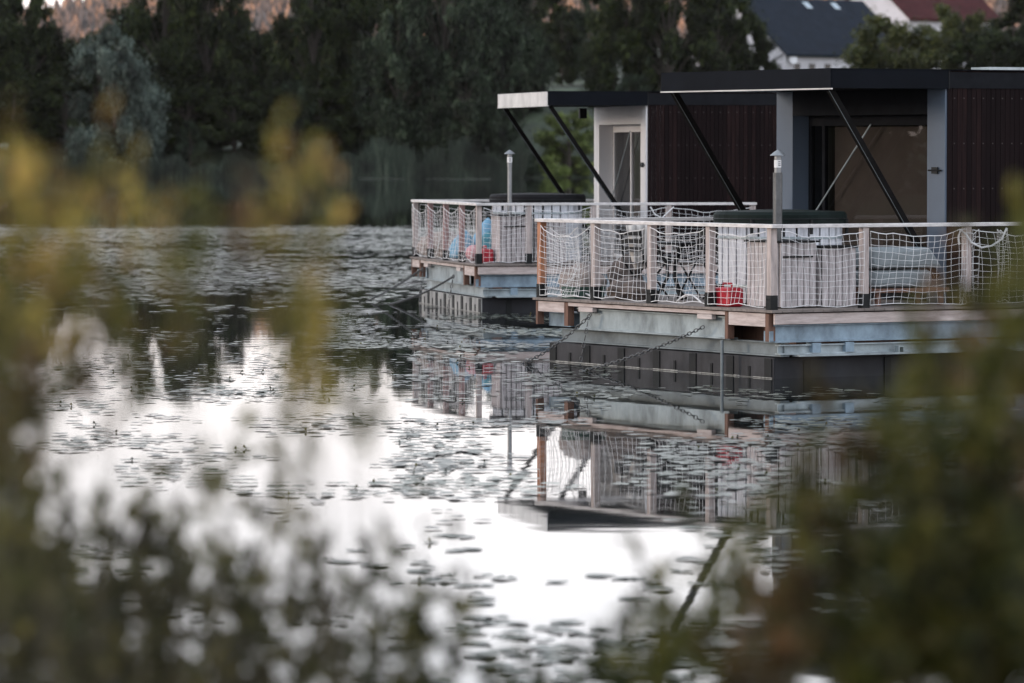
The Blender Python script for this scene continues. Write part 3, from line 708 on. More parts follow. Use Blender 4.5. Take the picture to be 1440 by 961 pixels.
    b = MB(); b.box(rx-.012, rx+.02, b0-.05, b1+.08, zR-.022, zR-.005); b.build('bright_edge', M['alu'], rf)
    b = MB(); b.box(rx-.006, a1, b0-.052, b1+.08, zT+.001, zT+.012); b.build('roof_sheet', M['fascia'], rf)
    b = MB(); b.box(a0+.021, a0+.032, b0-.05, b0-.02, zR-.004, zT); b.build('corner_trim', M['bracket'], rf)
    b = MB(); b.box(a0+.75, a0+2.4, b0+.12, b0+.5, zT+.013, zT+.05); lt = b.build('rooflight', M['solar'], rf)
    # ceiling lamp-less canopy beam and struts
    for y in (b0+.10, b1-.10):
        b = MB(); b.bar((rx+.08, y, zR-.02), (a0-.05, y, DK+.32), .07, .085, up=(0,1,0)); st = b.build('strut', M['strut'], root, .004)
        b = MB(); b.bar((rx+.03, y-.041, zR-.02), (a0-.10, y-.041, DK+.32), .003, .004); b.build('strut_highlight', M['galv_dark'], st)  # paler strip added as the strut's lit edge
    if not near:
        b = MB(); b.box(a0-.35,a0-.22,b1-.4,b1-.3,zR-.2,zR-.02); b.build('outdoor_lamp', M['bracket'], root, .01)
    return root

def local(loc, th):
    c, s = math.cos(th), math.sin(th)
    return lambda a, b_, z=DK: Vector((loc[0]+a*c-b_*s, loc[1]+a*s+b_*c, z))

NL = (3.054, 53.0, 0); NT = R(30.2)
FL = (-.559, 74.4, 0); FT = R(12.5)
houseboat('houseboat', NL, NT, 'near houseboat with blue-grey front frame, black canopy and netted wooden deck', True, [1.30, 2.79, 4.3, 5.8], 3)
houseboat('houseboat', FL, FT, 'farther houseboat with white front frame and bright canopy edge', False, [.86, 1.95, 3.23, 4.67], 5)
PN = local(NL, NT); PF = local(FL, FT)

# ------------------------------------------------------------------ hot tubs and their stove cabinets
def hot_tub(P, th, da, label, far):
    c = P(1.25+da, 1.75)
    root = empty('hot_tub', c, th); tag(root, label, 'hot tub', 'wood-fired hot tubs on the decks')
    r_ = .75; b = MB(); n = 30
    b.lathe([(r_-.03,.04),(r_-.03,.98)], 40); b.build('tub_core', M['gap'], root)
    b = MB()
    for k in range(n):
        a0 = 2*math.pi*(k+.09)/n; a1 = 2*math.pi*(k+.91)/n; q = r_+random.uniform(-.004,.004)
        vs = []
        for z in (.03, 1.0):
            for an, rr in ((a0,q),(a1,q),(a1,r_-.035),(a0,r_-.035)): vs.append((rr*math.cos(an), rr*math.sin(an), z))
        b.add(vs, [(0,3,2,1),(4,5,6,7),(0,1,5,4),(1,2,6,5),(2,3,7,6),(3,0,4,7)])
    st = b.build('tub_staves', M['stave'], root)
    b = MB()
    for z in (.22,.8): b.lathe([(r_+.006,z),(r_+.010,z+.002),(r_+.010,z+.028),(r_+.006,z+.03)], 40)
    b.build('steel_band', M['galv'], root)
    b = MB(); prof = [(r_+.05,.965),(r_+.065,.985),(r_+.06,1.09),(r_+.03,1.125),(.3,1.145),(.02,1.15)]
    b.lathe(prof, 40); cv = b.build('cover', M['cover_gray'] if far else M['cover'], root, smooth=False)
    b = MB(); b.lathe([(r_+.067,1.035),(r_+.072,1.04),(r_+.067,1.047)], 40); b.build('cover_seam', M['bracket'], cv)
    for a_ in (3.7, 4.6, 5.5):
        b = MB(); x, y = (r_+.07)*math.cos(a_), (r_+.07)*math.sin(a_); b.box(x-.015,x+.015,y-.015,y+.015,.86,1.03); b.build('strap', M['bracket'], cv)
    return root

def planked(b, x0, x1, y0, y1, z0, z1, pw=.088, gap=.014):
    """vertical boards round a cabinet"""
    for (ax, lo, hi, fx, s_) in (('x', x0, x1, y0, -1), ('x', x0, x1, y1, 1), ('y', y0, y1, x0, -1), ('y', y0, y1, x1, 1)):
        n = max(2, round((hi-lo)/pw)); w_ = (hi-lo)/n
        for k in range(n):
            p, q = lo+k*w_+gap/2, lo+(k+1)*w_-gap/2; j = random.uniform(0,.003)
            if ax == 'x': b.box(p, q, min(fx, fx+s_*(.018+j)), max(fx, fx+s_*(.018+j)), z0, z1)
            else: b.box(min(fx, fx+s_*(.018+j)), max(fx, fx+s_*(.018+j)), p, q, z0, z1)

def stove(P, th, da, label, far):
    root = empty('stove_cabinet', P(.3+da, .35), th); tag(root, label, 'stove cabinet', 'planked stove cabinets beside the tubs')
    b = MB(); b.box(.02,.53,.02,.68,.03,.77); b.build('cabinet_core', M['gap'], root)
    b = MB(); planked(b, .02,.53,.02,.68,.02,.775); b.build('cabinet_boards', M['box_wood'], root)
    b = MB(); b.box(-.02,.57,-.025,.72,.778,.80); b.build('cabinet_top', M['bracket'], root, .003)
    b = MB(); b.box(.06,.48,-.018,-.004,.60,.62); b.build('door_trim', M['bracket'], root)
    # flue
    fl = empty('flue', (.25,.40,0)); fl.parent = root
    b = MB(); b.tube([(0,0,.8),(0,0,1.60 if not far else 1.68)], .056 if not far else .036, 20); b.build('flue_pipe', M['pipe'] if not far else M['pipe_new'], fl, smooth=False)
    b = MB(); b.tube([(0,0,1.58),(0,0,1.80)], .040 if not far else .040, 20); b.build('flue_neck', M['pipe_new'], fl)
    b = MB(); b.tube([(0,0,1.66),(0,0,1.75)], .0425, 20); sk = b.build('paper_label', M['white'], fl)
    b = MB()
    for z in (1.68,1.70,1.725): b.box(-.02,.012,-.0445,-.0432,z,z+.008)
    b.build('label_print', M['ink'], sk)
    b = MB(); b.lathe([(.09,1.80),(.092,1.803),(.088,1.81),(.03,1.855),(.004,1.87)], 24); b.lathe([(.015,1.79),(.015,1.82)], 8); b.build('rain_cap', M['pipe_new'], fl)
    return root

def lowbox(P, th, da, label):
    root = empty('storage_box', P(.90+da, .35), th); tag(root, label, 'storage box', 'low planked boxes beside the tubs')
    b = MB(); b.box(.02,.50,.02,.34,.03,.70); b.build('box_core', M['gap'], root)
    b = MB(); planked(b, .02,.50,.02,.34,.02,.705); b.build('box_boards', M['box_wood'], root)
    b = MB(); b.box(-.01,.53,-.02,.36,.708,.735); b.build('lid', M['bracket'], root, .003)
    return root

hot_tub(PN, NT, 0, 'round wooden hot tub under a dark green cover on the near deck', False)
stove(PN, NT, 0, 'greyed wooden cabinet with tall sooty flue behind the near corner post', False)
lowbox(PN, NT, 0, 'lower greyed planked box right of the near flue')
hot_tub(PF, FT, .15, 'round wooden hot tub under a charcoal cover on the far deck', True)
stove(PF, FT, .15, 'wooden cabinet with slim shiny flue on the far deck', True)
lowbox(PF, FT, .15, 'lower planked box right of the far flue')

# ------------------------------------------------------------------ loose things on the decks
def lump(name, P, a, b_, size, mt_, label, cat, seed, z=DK, amp=.22, group=None, rough=1.7):
    bm = bmesh.new(); bmesh.ops.create_icosphere(bm, subdivisions=4, radius=1)
    for v in bm.verts:
        n_ = v.co.normalized(); q = 1 + amp*noise.fractal(n_*rough+Vector((seed*7.3,0,0)), 1.0, 2.1, 4) + amp*.5*abs(noise.noise(n_*4+Vector((0,seed*3,0))))
        v.co = Vector((n_.x*size[0]*q, n_.y*size[1]*q, max(-size[2]*.82, n_.z*size[2]*q)))
    me = bpy.data.meshes.new(name); bm.to_mesh(me); bm.free(); me.materials.append(M[mt_])
    me.polygons.foreach_set('use_smooth', [True]*len(me.polygons))
    o = link(name, me); o.location = P(a, b_, z+size[2]*.82); o.rotation_euler = (0,0,random.uniform(-.3,.3)+NT); tag(o, label, cat, group); return o

lump('crumpled_sack', PN, .38, 4.98, (.25,.30,.23), 'sack', 'pale crumpled sack lying behind the first two near posts', 'sack', 1)
lump('crumpled_sack', PN, .5, 4.0, (.24,.36,.15), 'sack_brown', 'brown lumpy sack between second and third near posts', 'sack', 2)
lump('crumpled_sack', PN, 1.05, 4.98, (.2,.22,.28), 'sack_brown', 'brown heaped sack standing behind the pale crumpled one', 'sack', 3)
lump('crumpled_sack', PF, .38, 4.75, (.35,.6,.24), 'sack', 'pinkish pale bundle at the left end of the far deck', 'sack', 4)

b = MB(); b.box(-.22,.22,-.15,.15,0,.14)
for q in (-1,1): b.box(-.235,.235,q*.155-.006,q*.155+.006,.12,.15)
for q in (-1,1): b.box(q*.228-.006,q*.228+.006,-.148,.148,.12,.15)
o = b.build('green_crate', M['green_box'], None, .004); o.location = PN(.25, 4.72); o.rotation_euler = (0,0,NT); tag(o, 'flat dark green crate under the pale crumpled sack', 'crate')

# red cans / bags
def red_can(P, th, a, b_, label, w_=.36):
    root = empty('fuel_can', P(a, b_), th); tag(root, label, 'canister')
    b = MB(); b.box(-.11,.11,-w_/2,w_/2,0,.23); b.build('body', M['red'], root, .035)
    b = MB(); b.box(-.115,.115,-w_/2+.05,w_/2-.05,.10,.115); b.build('seam', M['red'], root)
    b = MB(); b.tube([(0,-.10,.22),(0,-.09,.275),(0,.09,.275),(0,.10,.22)], .014, 8); b.build('handle', M['red'], root)
    b = MB(); b.tube([(0,w_/2-.06,.22),(0,w_/2-.06,.265)], .028, 12); b.build('lid', M['bracket'], root)
red_can(PN, NT, .20, 1.30, 'bright red canister standing left of the near stove cabinet', .40)
red_can(PF, FT, .30, .85, 'dark red canister at the front corner of the far deck', .4)
bm = bmesh.new(); bmesh.ops.create_uvsphere(bm, u_segments=20, v_segments=14, radius=.14); me = bpy.data.meshes.new('ball'); bm.to_mesh(me); bm.free(); me.materials.append(M['pink'])
me.polygons.foreach_set('use_smooth', [True]*len(me.polygons)); o = link('beach_ball', me); o.location = PF(.30, 1.75, DK+.14); tag(o, 'pale pink ball beside the red canister on the far deck', 'ball')
# bean bags: soft cone shape
def beanbag(P, a, b_, r_, h_, mt_, label):
    b = MB(); prof = [(.5*r_,0),(.95*r_,.05*h_),(1.0*r_,.22*h_),(.9*r_,.45*h_),(.66*r_,.68*h_),(.36*r_,.87*h_),(.12*r_,.98*h_),(.02*r_,h_)]
    b.lathe(prof, 28); o = b.build('bean_bag', M[mt_], None, smooth=True)
    for v in o.data.vertices:
        q = 1+.10*noise.noise(v.co*5+Vector((a*9,0,0))); v.co.x *= q; v.co.y *= q; v.co.x += .12*v.co.z
    o.location = P(a, b_); tag(o, label, 'bean bag', 'bean bags on the far deck'); return o
beanbag(PF, .5, 3.7, .24, .50, 'blue', 'light blue bean bag behind the middle posts of the far deck')
beanbag(PF, .95, 4.0, .26, .70, 'blue', 'taller blue bean bag behind the fourth post of the far deck')
beanbag(PF, .62, 2.3, .24, .50, 'teal', 'dark teal bean bag next to the far hot tub')

# bistro table and folding chairs
def bistro_table(P, th, a, b_):
    root = empty('bistro_table', P(a, b_), th); tag(root, 'small black bistro table with curved iron legs behind the near net', 'table')
    b = MB(); b.lathe([(.30,.69),(.31,.70),(.31,.715),(.30,.72)], 32); b.build('table_top', M['bracket'], root)
    for k in range(3):
        an = k*2.094+.4; c_, s_ = math.cos(an), math.sin(an)
        b = MB(); b.tube([(c_*.22,s_*.22,.69),(c_*.07,s_*.07,.45),(c_*.06,s_*.06,.28),(c_*.16,s_*.16,.10),(c_*.30,s_*.30,.015)], .022, 8); b.build('leg', M['bracket'], root, smooth=True)
def chair(P, th, a, b_, rz, label, towel=False):
    root = empty('folding_chair', P(a, b_), th+rz); tag(root, label, 'chair', 'black metal chairs on the near deck')
    b = MB()
    for k in range(6): b.box(-.19,.19,-.19+k*.065,-.19+k*.065+.052,.44,.455)
    b.build('seat', M['bracket'], root)
    for sx in (-1, 1):
        b = MB(); b.tube([(sx*.2,-.22,.01),(sx*.2,.18,.46),(sx*.2,.24,.86)], .013, 6); b.build('leg', M['bracket'], root)
        b = MB(); b.tube([(sx*.18,.24,.01),(sx*.18,-.18,.44)], .013, 6); b.build('leg', M['bracket'], root)
    b = MB()
    for z in (.62,.72,.82): b.bar((-.2,.205+(z-.6)*.13,z),(.2,.205+(z-.6)*.13,z), .012, .055)
    b.build('backrest', M['bracket'], root)
    return root
bistro_table(PN, NT, .95, 3.72)
chair(PN, NT, 1.0, 4.45, 1.7, 'black folding chair left of the bistro table under the cream towel')
chair(PN, NT, 1.45, 3.85, -1.2, 'black folding chair right of the bistro table')
b = MB(); n = 16
rows = []
for j in range(9):
    q = j/8; wv = .15*(1-q)**.8+.055*q
    rows.append([(-wv+2*wv*i/n+.04*q, .03*math.sin(i*1.1+j*.35), .93-.55*q-.03*abs(i/n-.5)) for i in range(n+1)])
vs = [p for r_ in rows for p in r_]; fs = [(j*(n+1)+i, j*(n+1)+i+1, (j+1)*(n+1)+i+1, (j+1)*(n+1)+i) for j in range(8) for i in range(n)]
b.add(vs, fs); o = b.build('towel', M['towel'], None, smooth=True); sm = o.modifiers.new('thick','SOLIDIFY'); sm.thickness = .02
o.location = PN(.93, 4.52); o.rotation_euler = (0,0,R(8)); tag(o, 'cream towel hanging in a point over the left folding chair', 'towel')

# sun lounger with stacked pads on the right of the near deck
root = empty('sun_lounger', PN(1.72, .42), NT); tag(root, 'low lounger with pale grey-blue pads behind the near side net', 'lounger')
b = MB(); b.box(0,1.1,.0,.60,.16,.21)
b.build('frame', M['wood_brown'], root, .005)
for x in (.06,.98):
    for y in (.04,.52): b = MB(); b.box(x,x+.06,y,y+.05,0,.16); b.build('leg', M['wood_brown'], root)
b = MB(); b.box(.0,.86,.0,.62,.22,.43); b.build('lower_pad', M['pad'], root, .06)
b = MB(); b.add([(0,0,.45),(1.02,0,.45),(1.02,.62,.45),(0,.62,.45),(0,.02,.70),(.84,.02,.70),(.84,.6,.70),(0,.6,.70)],[(0,3,2,1),(4,5,6,7),(0,1,5,4),(1,2,6,5),(2,3,7,6),(3,0,4,7)])
b.build('upper_pad', M['pad'], root, .05)

# ------------------------------------------------------------------ mooring chains
def chain(pts, label, link_len=.062, r_=.0062, w_=.036):
    pts = [Vector(p) for p in pts]; b = MB(); seg = []
    for i in range(len(pts)-1):
        d = (pts[i+1]-pts[i]).length; n = max(1, int(d/(link_len*.72)))
        for k in range(n): seg.append((pts[i].lerp(pts[i+1], k/n), (pts[i+1]-pts[i]).normalized()))
    for k, (p, d) in enumerate(seg):
        a = d.cross(Vector((0,0,1))); a = a.normalized() if a.length > .05 else Vector((1,0,0)); c = a.cross(d).normalized()
        s_ = a if k % 2 else c; L2 = link_len/2-w_/2
        loop = [p+d*(L2*(1 if math.cos(t_)>=0 else -1)+math.cos(t_)*w_/2)+s_*math.sin(t_)*w_/2 for t_ in [2*math.pi*i/10 for i in range(11)]]
        b.tube(loop, r_, 5, cap=False)
    o = b.build('mooring_chain', M['chain'], None, smooth=True); tag(o, label, 'chain', 'mooring chains on the pontoon fronts'); return o
def sagline(p, q, sag, n=8):
    p, q = Vector(p), Vector(q); return [p.lerp(q, k/n)-Vector((0,0,sag*4*(k/n)*(1-k/n))) for k in range(n+1)]
chain(sagline(PN(-.06,4.05,.62), PN(-.55,4.95,-.02), .07), 'slack chain running left from the near deck beam into the water')
chain(sagline(PN(-.055,4.08,.60), PN(-.16,4.15,-.1), .0), 'chain hanging straight down from the near deck beam')
chain(sagline(PN(-.06,1.45,.56), PN(-.9,3.0,-.03), .05, 10), 'taut diagonal chain from the right part of the near deck beam')
chain(sagline(PF(-.06,4.35,.62), PF(-.7,6.6,-.05), .04), 'chain leading left from the far deck into the lake')
chain(sagline(PF(-.06,1.7,.56), PF(-.16,1.75,-.1), .0), 'chain hanging straight down under the far deck')
chain(sagline(PF(-.06,1.7,.56), PF(-.6,4.6,.0), .06), 'long slanting chain across the far pontoon front')
chain(sagline(PF(-.05,4.3,.60), PF(-.12,4.3,-.1), .0), 'short vertical chain at the left end of the far pontoon')
o = MB(); o.tube([(0,0,-.8),(0,0,.43)], .020, 12); o = o.build('mooring_pole', M['galv_dark']); o.location = PN(-.12, .92, 0); tag(o, 'slim grey steel pole standing in the water at the near pontoon', 'pole')

# ------------------------------------------------------------------ water lily pads
def dens(px, py):
    if py < 247: return 0
    if py < 255: return .38 if (505 < px < 570 or 600 < px < 690) else 0
    if py < 317: return 0
    if py < 321: return .25
    if py < 330: return .95
    if py < 350: return .62
    if py < 440: return .66 if px > 60 else .4
    if py < 490: return .60 if 430 < px < 800 else .16
    if py < 545: return .14 if px < 560 else .16
    if py < 590: return .26 if px < 520 else .22
    if py < 700: return .46 if 560 < px < 1120 else (.34 if px > 80 else .14)
    if py < 760: return .15
    if py < 870: return .15
    return .24 if 440 < px < 1000 else .10
def in_boat(x, y):
    for (lc, th) in ((NL, NT), (FL, FT)):
        dx, dy = x-lc[0], y-lc[1]; a = dx*math.cos(th)+dy*math.sin(th); b_ = -dx*math.sin(th)+dy*math.cos(th)
        if -.02 < a < 13 and .0 < b_ < 5.3: return True
    return False
pads = []
Zc = 20.0
while Zc < 445:
    dz = Zc*.012; wid0, wid1 = (-260-720)/F*Zc, (1700-720)/F*Zc
    area = dz*(wid1-wid0); avg = .0125 if Zc < 75 else .062
    if 200 < Zc < 400: Zc += dz; continue
    n_ = int(area*1.55/avg)
    X = rs.uniform(wid0, wid1, n_); Y = rs.uniform(Zc, Zc+dz, n_)
    for x, y in zip(X, Y):
        px = 720+x/y*F; py = HY+H/y*F
        D = dens(px, py+3*noise.noise(Vector((x*.2, y*.05, 9))))
        if D <= 0: continue
        c = .5+.6*noise.noise(Vector((x*.16, y*.07, 1.7)))+.6*noise.noise(Vector((x*.9, y*.35, 5)))
        if D < .9: c = max(0, (c-(.50-D*.62)))*2.2
        else: c = 1
        if rs.rand() < D*min(1.6, c) and not in_boat(x, y): pads.append((x, y))
    Zc += dz
pads.sort(key=lambda p: p[1])
print('pads', len(pads))
def pad_shape(r_, rng, n=14):
    vs = []; a0 = rng.uniform(0, 6.28); curl = rng.uniform(.0, .05)*r_/.15
    for k in range(n):
        a = a0+.25+(2*math.pi-.5)*k/(n-1); q = r_*(1+.05*math.sin(3*a+a0))
        vs.append((q*math.cos(a), q*math.sin(a), .006+curl*max(0, math.sin(2*a+a0))*.35))
    vs.append((.12*r_*math.cos(a0), .12*r_*math.sin(a0), .004))
    return vs
rng = random.Random(5)
inview = [p for p in pads if -10 < 720+p[0]/p[1]*F < 1450 and HY+H/p[1]*F < 965]
ind = inview[:300]; indset = set(ind)
protos = []
for k in range(8):
    r_ = .085
    me = bpy.data.meshes.new('lily_pad'); vs = pad_shape(r_, rng); nv = len(vs)
    me.from_pydata(vs, [], [(nv-1, i, i+1) for i in range(nv-2)]); me.materials.append(M['lily']); protos.append(me)
for i, (x, y) in enumerate(ind):
    o = link('lily_pad', protos[i % 8]); s_ = rng.uniform(.6, 1.25); o.location = (x, y, .001); o.scale = (s_, s_, 1)
    o.rotation_euler = (rng.gauss(0, .006), rng.gauss(0, .006), rng.uniform(0, 6.28))
    tag(o, 'small dark lily pad on open water near the bank', 'lily pad', 'scattered lily pads nearest the bank')
rest = [p for p in pads if p not in indset]
V = np.zeros((len(rest)*8, 3)); P = np.array(rest); n = len(rest)
far_ = P[:,1] > 75
rad = rs.uniform(.03, .085, n); rad[far_] *= 1.7
ang = rs.uniform(0, 6.28, n)
tilt = rs.normal(0, .006, (n, 2)); tilt[far_] *= .8
for k in range(8):
    a = ang+k*math.pi/4; q = rad*(1+rs.uniform(-.12,.12,n)); dx, dy = q*np.cos(a), q*np.sin(a)
    V[k::8,0] = P[:,0]+dx; V[k::8,1] = P[:,1]+dy; V[k::8,2] = .010+dx*tilt[:,0]+dy*tilt[:,1]+rs.uniform(0,.006,n)
tag(link('lily_pads', np_mesh('lily_pads', V, np.arange(8*n).reshape(n,8), M['lily'])), 'dense rafts of lily pads covering the lake beyond the nearest ones', 'lily pads', kind='stuff')
# bud stalks and curled leaf tips
b = MB(); rr = random.Random(9)
for (x, y) in rr.sample(inview[:12000], 240):
    h_ = rr.uniform(.008, .025) if rr.random() < .96 else rr.uniform(.04, .09); lx = rr.uniform(-.03,.03)
    b.tube([(x,y,-.02),(x+lx*.4,y,h_*.6),(x+lx,y,h_)], .003+.00002*y, 4)
    b.lathe([(.004,0),(.011,.008),(.009,.018),(.003,.024)], 6, (x+lx, y, h_-.008))
tag(b.build('lily_buds', M['leaf_bog']), 'tiny dark bud stalks poking up between the pads', 'lily buds', kind='stuff')

# ------------------------------------------------------------------ foreground shrubs on the near bank
def shrub(name, base, tips, mt_, label, leaf=.032, dens_=1.0, rng=None, twigs=6, cat='shrub', group=None, start=.25, sr=.0022, zone=.35):
    """stems run from the base to every tip, side twigs and small leaves along them"""
    sb = MB(); LV = []; base = Vector(base)
    def leafat(p, d, s_):
        a = (d + Vector([rng.gauss(0,.55) for _ in range(3)])).normalized(); c = a.cross(Vector([rng.gauss(0,1) for _ in range(3)])).normalized(); n_ = a.cross(c)
        k = s_*rng.uniform(.6,1.25); w_ = k*.22
        LV.extend([p, p+a*k*.45+c*w_+n_*k*.06, p+a*k, p+a*k*.45-c*w_+n_*k*.06])
    for t_ in tips:
        t_ = Vector(t_); b0 = base+Vector((rng.gauss(0,.10), rng.gauss(0,.10), 0)); mid = b0.lerp(t_, .55)+Vector((rng.gauss(0,.07), rng.gauss(0,.07), rng.uniform(0,.06)))
        pts = []
        for k in range(13):
            u_ = k/12; pts.append(b0*(1-u_)**2+mid*2*u_*(1-u_)+t_*u_*u_)
        sb.tube(pts, [sr*1.3*(1-.75*k/12) for k in range(13)], 5)
        ln = (t_-b0).length; start = max(.05, 1-zone/ln)
        n_ = int(zone*75*dens_)
        for i in range(n_):
            u_ = start+(1-start)*rng.random()**.9; k = min(11, int(u_*12)); p = pts[k].lerp(pts[k+1], u_*12-k); leafat(p, (pts[k+1]-pts[k]).normalized(), leaf)
        for _ in range(int(twigs*zone*2)):
            u_ = start+(.95-start)*rng.random(); k = min(11, int(u_*12)); p = pts[k]; l2 = rng.uniform(.07,.26)*(1.2-u_*.8)
            q = p+Vector((rng.gauss(0,.7), rng.gauss(0,.6), rng.uniform(.2,1.0))).normalized()*l2
            sb.tube([p, p.lerp(q,.5)+Vector((0,0,-.01)), q], [sr*.5, sr*.4, sr*.2], 4)
            for i in range(int(l2*75*dens_)+1):
                v_ = rng.random(); leafat(p.lerp(q, v_), (q-p).normalized(), leaf)
    root = empty(name, base); tag(root, label, cat, group)
    sb.v = [tuple(Vector(v)-base) for v in sb.v]; sb.build('stem', M['twig'], root)
    V = np.array([tuple(v-base) for v in LV]); link('foliage', np_mesh('foliage', V, np.arange(len(V)).reshape(-1,4), M[mt_]), root)
    return root
rg = random.Random(21)
def ground(px, Z): 
    x = (px-720)/F*Z; return (x, Z, hnear(x, Z))
SH = [ # base px, Z, tips (px, py), material, density, twigs, leaf zone (m), label
 (-40, 4.9, [(12,150),(45,195),(-20,230),(75,215)], 'leaf_yellow', 1.3, 5, .22, 'tall yellow-olive shoots at the left edge'),
 (60, 5.1, [(20,300),(60,330),(5,400),(100,300)], 'leaf_olive', 1.1, 5, .20, 'olive bush under the left edge shoots'),
 (150, 5.0, [(150,155),(195,195),(140,260)], 'leaf_yellow', 1.0, 4, .17, 'yellow-olive shoots in front of the silver willow'),
 (200, 5.0, [(170,345),(110,370),(225,300)], 'leaf_rust', 1.1, 4, .12, 'rusty sprays right of the left edge bush'),
 (250, 5.2, [(285,225),(232,260)], 'leaf_olive', .9, 4, .18, 'slender olive shoots below the small grey bush'),
 (330, 5.1, [(335,225),(355,245)], 'leaf_rust', 1.0, 4, .14, 'rust-tipped shoots right of the slender olive ones'),
 (400, 4.9, [(397,145),(412,215),(440,205)], 'leaf_yellow', 1.0, 3, .12, 'highest lone yellow shoot at the left third'),
 (440, 5.3, [(408,335),(455,270),(410,400)], 'leaf_olive', 1.0, 4, .16, 'olive sprays reaching over the pads left of the far deck'),
 (500, 5.3, [(500,490),(440,440),(540,530)], 'leaf_olive', .9, 4, .10, 'olive spray over the dark reflection below the far deck'),
 (20, 5.6, [(10,400),(20,520),(-30,420)], 'leaf_olive', 1.0, 6, .30, 'olive-green bush along the left edge'),
 (60, 7.0, [(40,650),(90,680),(0,590),(130,720)], 'leaf_bog', 1.6, 9, .34, 'dark green bush in the lower left corner'),
 (180, 7.4, [(150,700),(215,650),(190,770),(250,720)], 'leaf_bog', 1.3, 8, .3, 'dark leafy shrub right of the corner bush'),
 (330, 6.0, [(340,600),(400,620),(280,650)], 'leaf_olive', 1.0, 5, .10, 'olive-green sprays above the lower left water'),
 (350, 7.4, [(345,700),(300,760),(390,730)], 'leaf_bog', 1.1, 7, .28, 'leafy dark stems under the olive-green sprays'),
 (440, 7.6, [(440,740),(400,790),(480,800)], 'leaf_bog', 1.0, 7, .26, 'dark shrub left of the thin sprigs'),
 (580, 7.8, [(590,680),(545,750),(640,750),(520,800)], 'leaf_bog', .7, 4, .20, 'thin dark sprigs rising over the bright water'),
 (60, 6.6, [(40,780),(110,800),(0,740),(160,830)], 'leaf_bog', 2.4, 12, .4, 'dense dark foliage at the very bottom left'),
 (230, 6.8, [(200,800),(260,830),(140,850),(300,840)], 'leaf_bog', 2.2, 11, .34, 'dense dark foliage along the bottom edge right of the corner'),
 (390, 7.0, [(350,850),(420,860),(300,870),(470,880)], 'leaf_bog', 1.8, 10, .3, 'dark foliage along the bottom edge, third clump from the left'),
 (560, 7.2, [(530,860),(600,850),(480,900),(640,890)], 'leaf_bog', 1.4, 8, .24, 'low dark sprigs at the bottom left of centre'),
 (730, 7.4, [(690,920),(750,935),(800,930)], 'leaf_bog', 1.0, 6, .16, 'sparse low sprigs at the bottom centre'),
 (900, 7.2, [(880,850),(950,860),(850,900)], 'leaf_bog', 1.4, 8, .24, 'dark sprigs at the bottom right of centre'),
 (1000, 5.2, [(985,790),(1030,750),(950,840)], 'leaf_olive', 1.1, 6, .2, 'olive bush at the left fringe of the right-hand thicket'),
 (1060, 7.6, [(960,700),(1040,740),(890,760)], 'leaf_bog', .7, 5, .2, 'wispy dark twigs over the white water left of the thicket'),
 (1120, 5.0, [(1110,660),(1150,610)], 'leaf_olive', 1.0, 6, .22, 'olive shoots in front of the near pontoon reflection'),
 (1200, 5.3, [(1140,530),(1210,560)], 'leaf_rust', .8, 5, .22, 'rusty olive bush right of the pontoon reflection shoots'),
 (1290, 5.0, [(1280,440),(1250,540),(1320,560)], 'leaf_olive', 1.1, 6, .25, 'tall olive shoots crossing the near deck edge'),
 (1370, 5.2, [(1345,300),(1370,450)], 'leaf_rust', .8, 5, .24, 'rust-brown shoots in front of the last netted bay'),
 (1440, 4.9, [(1425,260),(1450,330),(1400,450)], 'leaf_olive', 1.1, 6, .3, 'tall olive thicket at the right edge'),
 (1500, 5.3, [(1490,350),(1450,500)], 'leaf_rust', 1.2, 8, .3, 'brown thicket partly beyond the right edge'),
 (1080, 4.8, [(1060,820),(1110,780),(1150,740)], 'leaf_rust', 1.6, 9, .26, 'dense brownish foliage at the bottom below the olive bush'),
 (1220, 4.7, [(1180,700),(1240,640),(1290,690)], 'leaf_bog', 1.8, 10, .28, 'dense dark foliage low in the right-hand thicket'),
 (1370, 4.7, [(1320,600),(1380,560),(1430,600)], 'leaf_bog', 2.0, 10, .32, 'densest dark foliage in the lower right corner'),
 (1150, 5.6, [(1130,820),(1200,800),(1280,800)], 'leaf_olive', 1.6, 9, .25, 'green foliage filling the bottom right'),
 (1420, 4.9, [(1400,760),(1440,700),(1470,780),(1360,800)], 'leaf_bog', 2.0, 11, .34, 'dark undergrowth at the very bottom right corner'),
 (1480, 5.2, [(1430,560),(1480,620),(1400,640)], 'leaf_rust', 1.8, 10, .34, 'brown undergrowth above the bottom right corner'),
 (1290, 4.9, [(1270,820),(1330,860),(1230,880),(1300,780)], 'leaf_olive', 1.9, 10, .3, 'olive undergrowth at the bottom right'),
 (130, 5.0, [(115,360),(150,385),(175,360)], 'leaf_olive', 1.5, 6, .10, 'brownish olive clump hanging over the pads at the left'),
 (250, 5.1, [(235,375),(270,360),(255,400)], 'leaf_olive', 1.1, 5, .08, 'small olive clump over the middle of the left pads'),
 (425, 5.0, [(400,330),(440,350),(415,400),(445,430)], 'leaf_yellow', 1.2, 5, .10, 'yellow-olive spray in front of the reflected trees left of the far deck'),
 (510, 5.1, [(490,485),(530,500),(470,520)], 'leaf_olive', 1.1, 5, .07, 'low olive spray nearest the far pontoon'),
 (70, 5.1, [(60,420),(100,440),(30,470)], 'leaf_rust', 1.4, 6, .14, 'rusty olive foliage at mid-height on the left'),
 (-20, 7.0, [(0,600),(30,680),(-30,560),(50,720)], 'leaf_bog', 2.0, 10, .4, 'dark leafy mass at the lower left edge'),
]
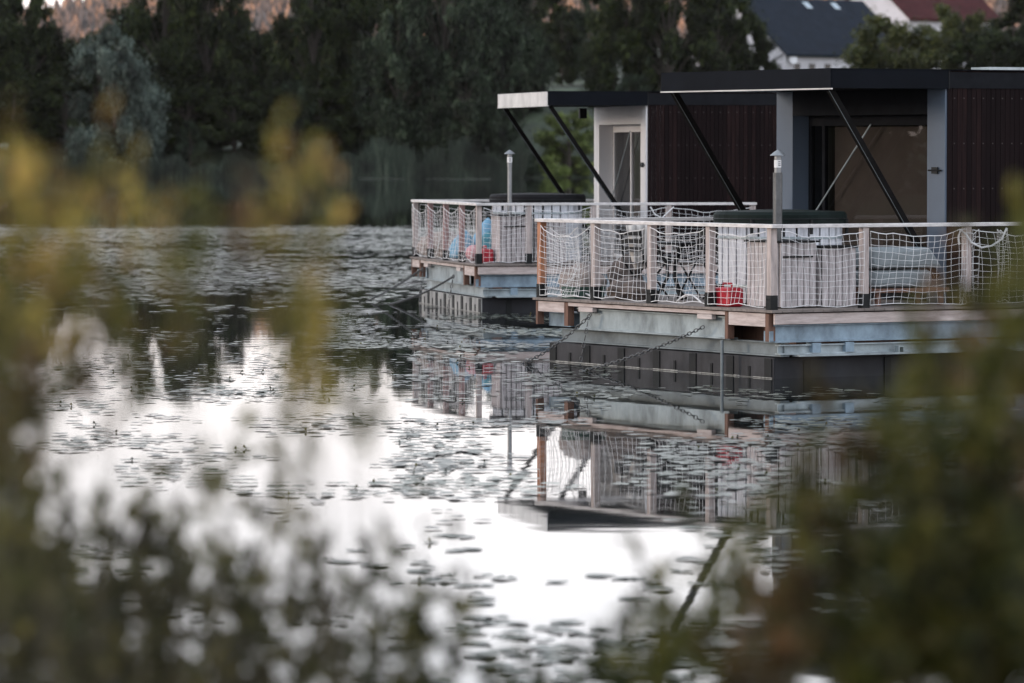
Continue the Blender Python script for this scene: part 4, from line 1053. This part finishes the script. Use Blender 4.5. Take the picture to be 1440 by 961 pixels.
for (bpx, Z, tips, mt_, dn, tw, zn, lab) in SH:
    lf = .034
    if bpx < 560 and Z < 5.6 and tips[0][1] < 560: Z += 2.2; dn *= 1.15; tw *= 1.2; lf = .033
    elif bpx >= 1000 and Z < 7: Z += 3.0; dn = min(dn, 1.7)*1.15; tw = min(tw, 9); lf = .050
    else: Z = min(9.8, Z+2.3); dn = min(dn, 1.5)*.74; tw = min(tw, 7.5); lf = .056; zn *= 1.35
    g0 = ground(bpx, Z)
    nt_ = []
    for (tx, ty) in tips:
        for rep in range(3 if ty < 560 else 2):
            zz = Z+rg.uniform(-.5,.5); nt_.append(at(tx+(rg.uniform(-42,42) if rep else 0), ty+(rg.uniform(15,110) if rep else 0), zz))
    shrub('bank_shrub', g0, nt_, mt_, lab, leaf=lf, dens_=dn, rng=rg, twigs=tw, sr=.0011 if tips[0][1] < 560 else .0015, group='shrubs on the near bank in front of the lens', zone=zn)
# grass on the bank
n = 5000; X = rs.uniform(-5, 5, n); Y = rs.uniform(-2, 12, n); Zg = np.array([hnear(x, y) for x, y in zip(X, Y)])
hh = rs.uniform(.08, .3, n); B = np.stack([X, Y, Zg-.02], 1); lx = rs.normal(0,.05,n); ly = rs.normal(0,.05,n); wv = rs.uniform(.003,.006,n); zo = 0*wv
V = np.stack([B-np.stack([wv,zo,zo],1), B+np.stack([wv,zo,zo],1), B+np.stack([lx,ly,hh],1)],1).reshape(-1,3)
tag(link('grass', np_mesh('grass', V, np.arange(3*n).reshape(n,3), M['leaf_bog'])), 'short grass on the near bank', 'grass', kind='stuff')
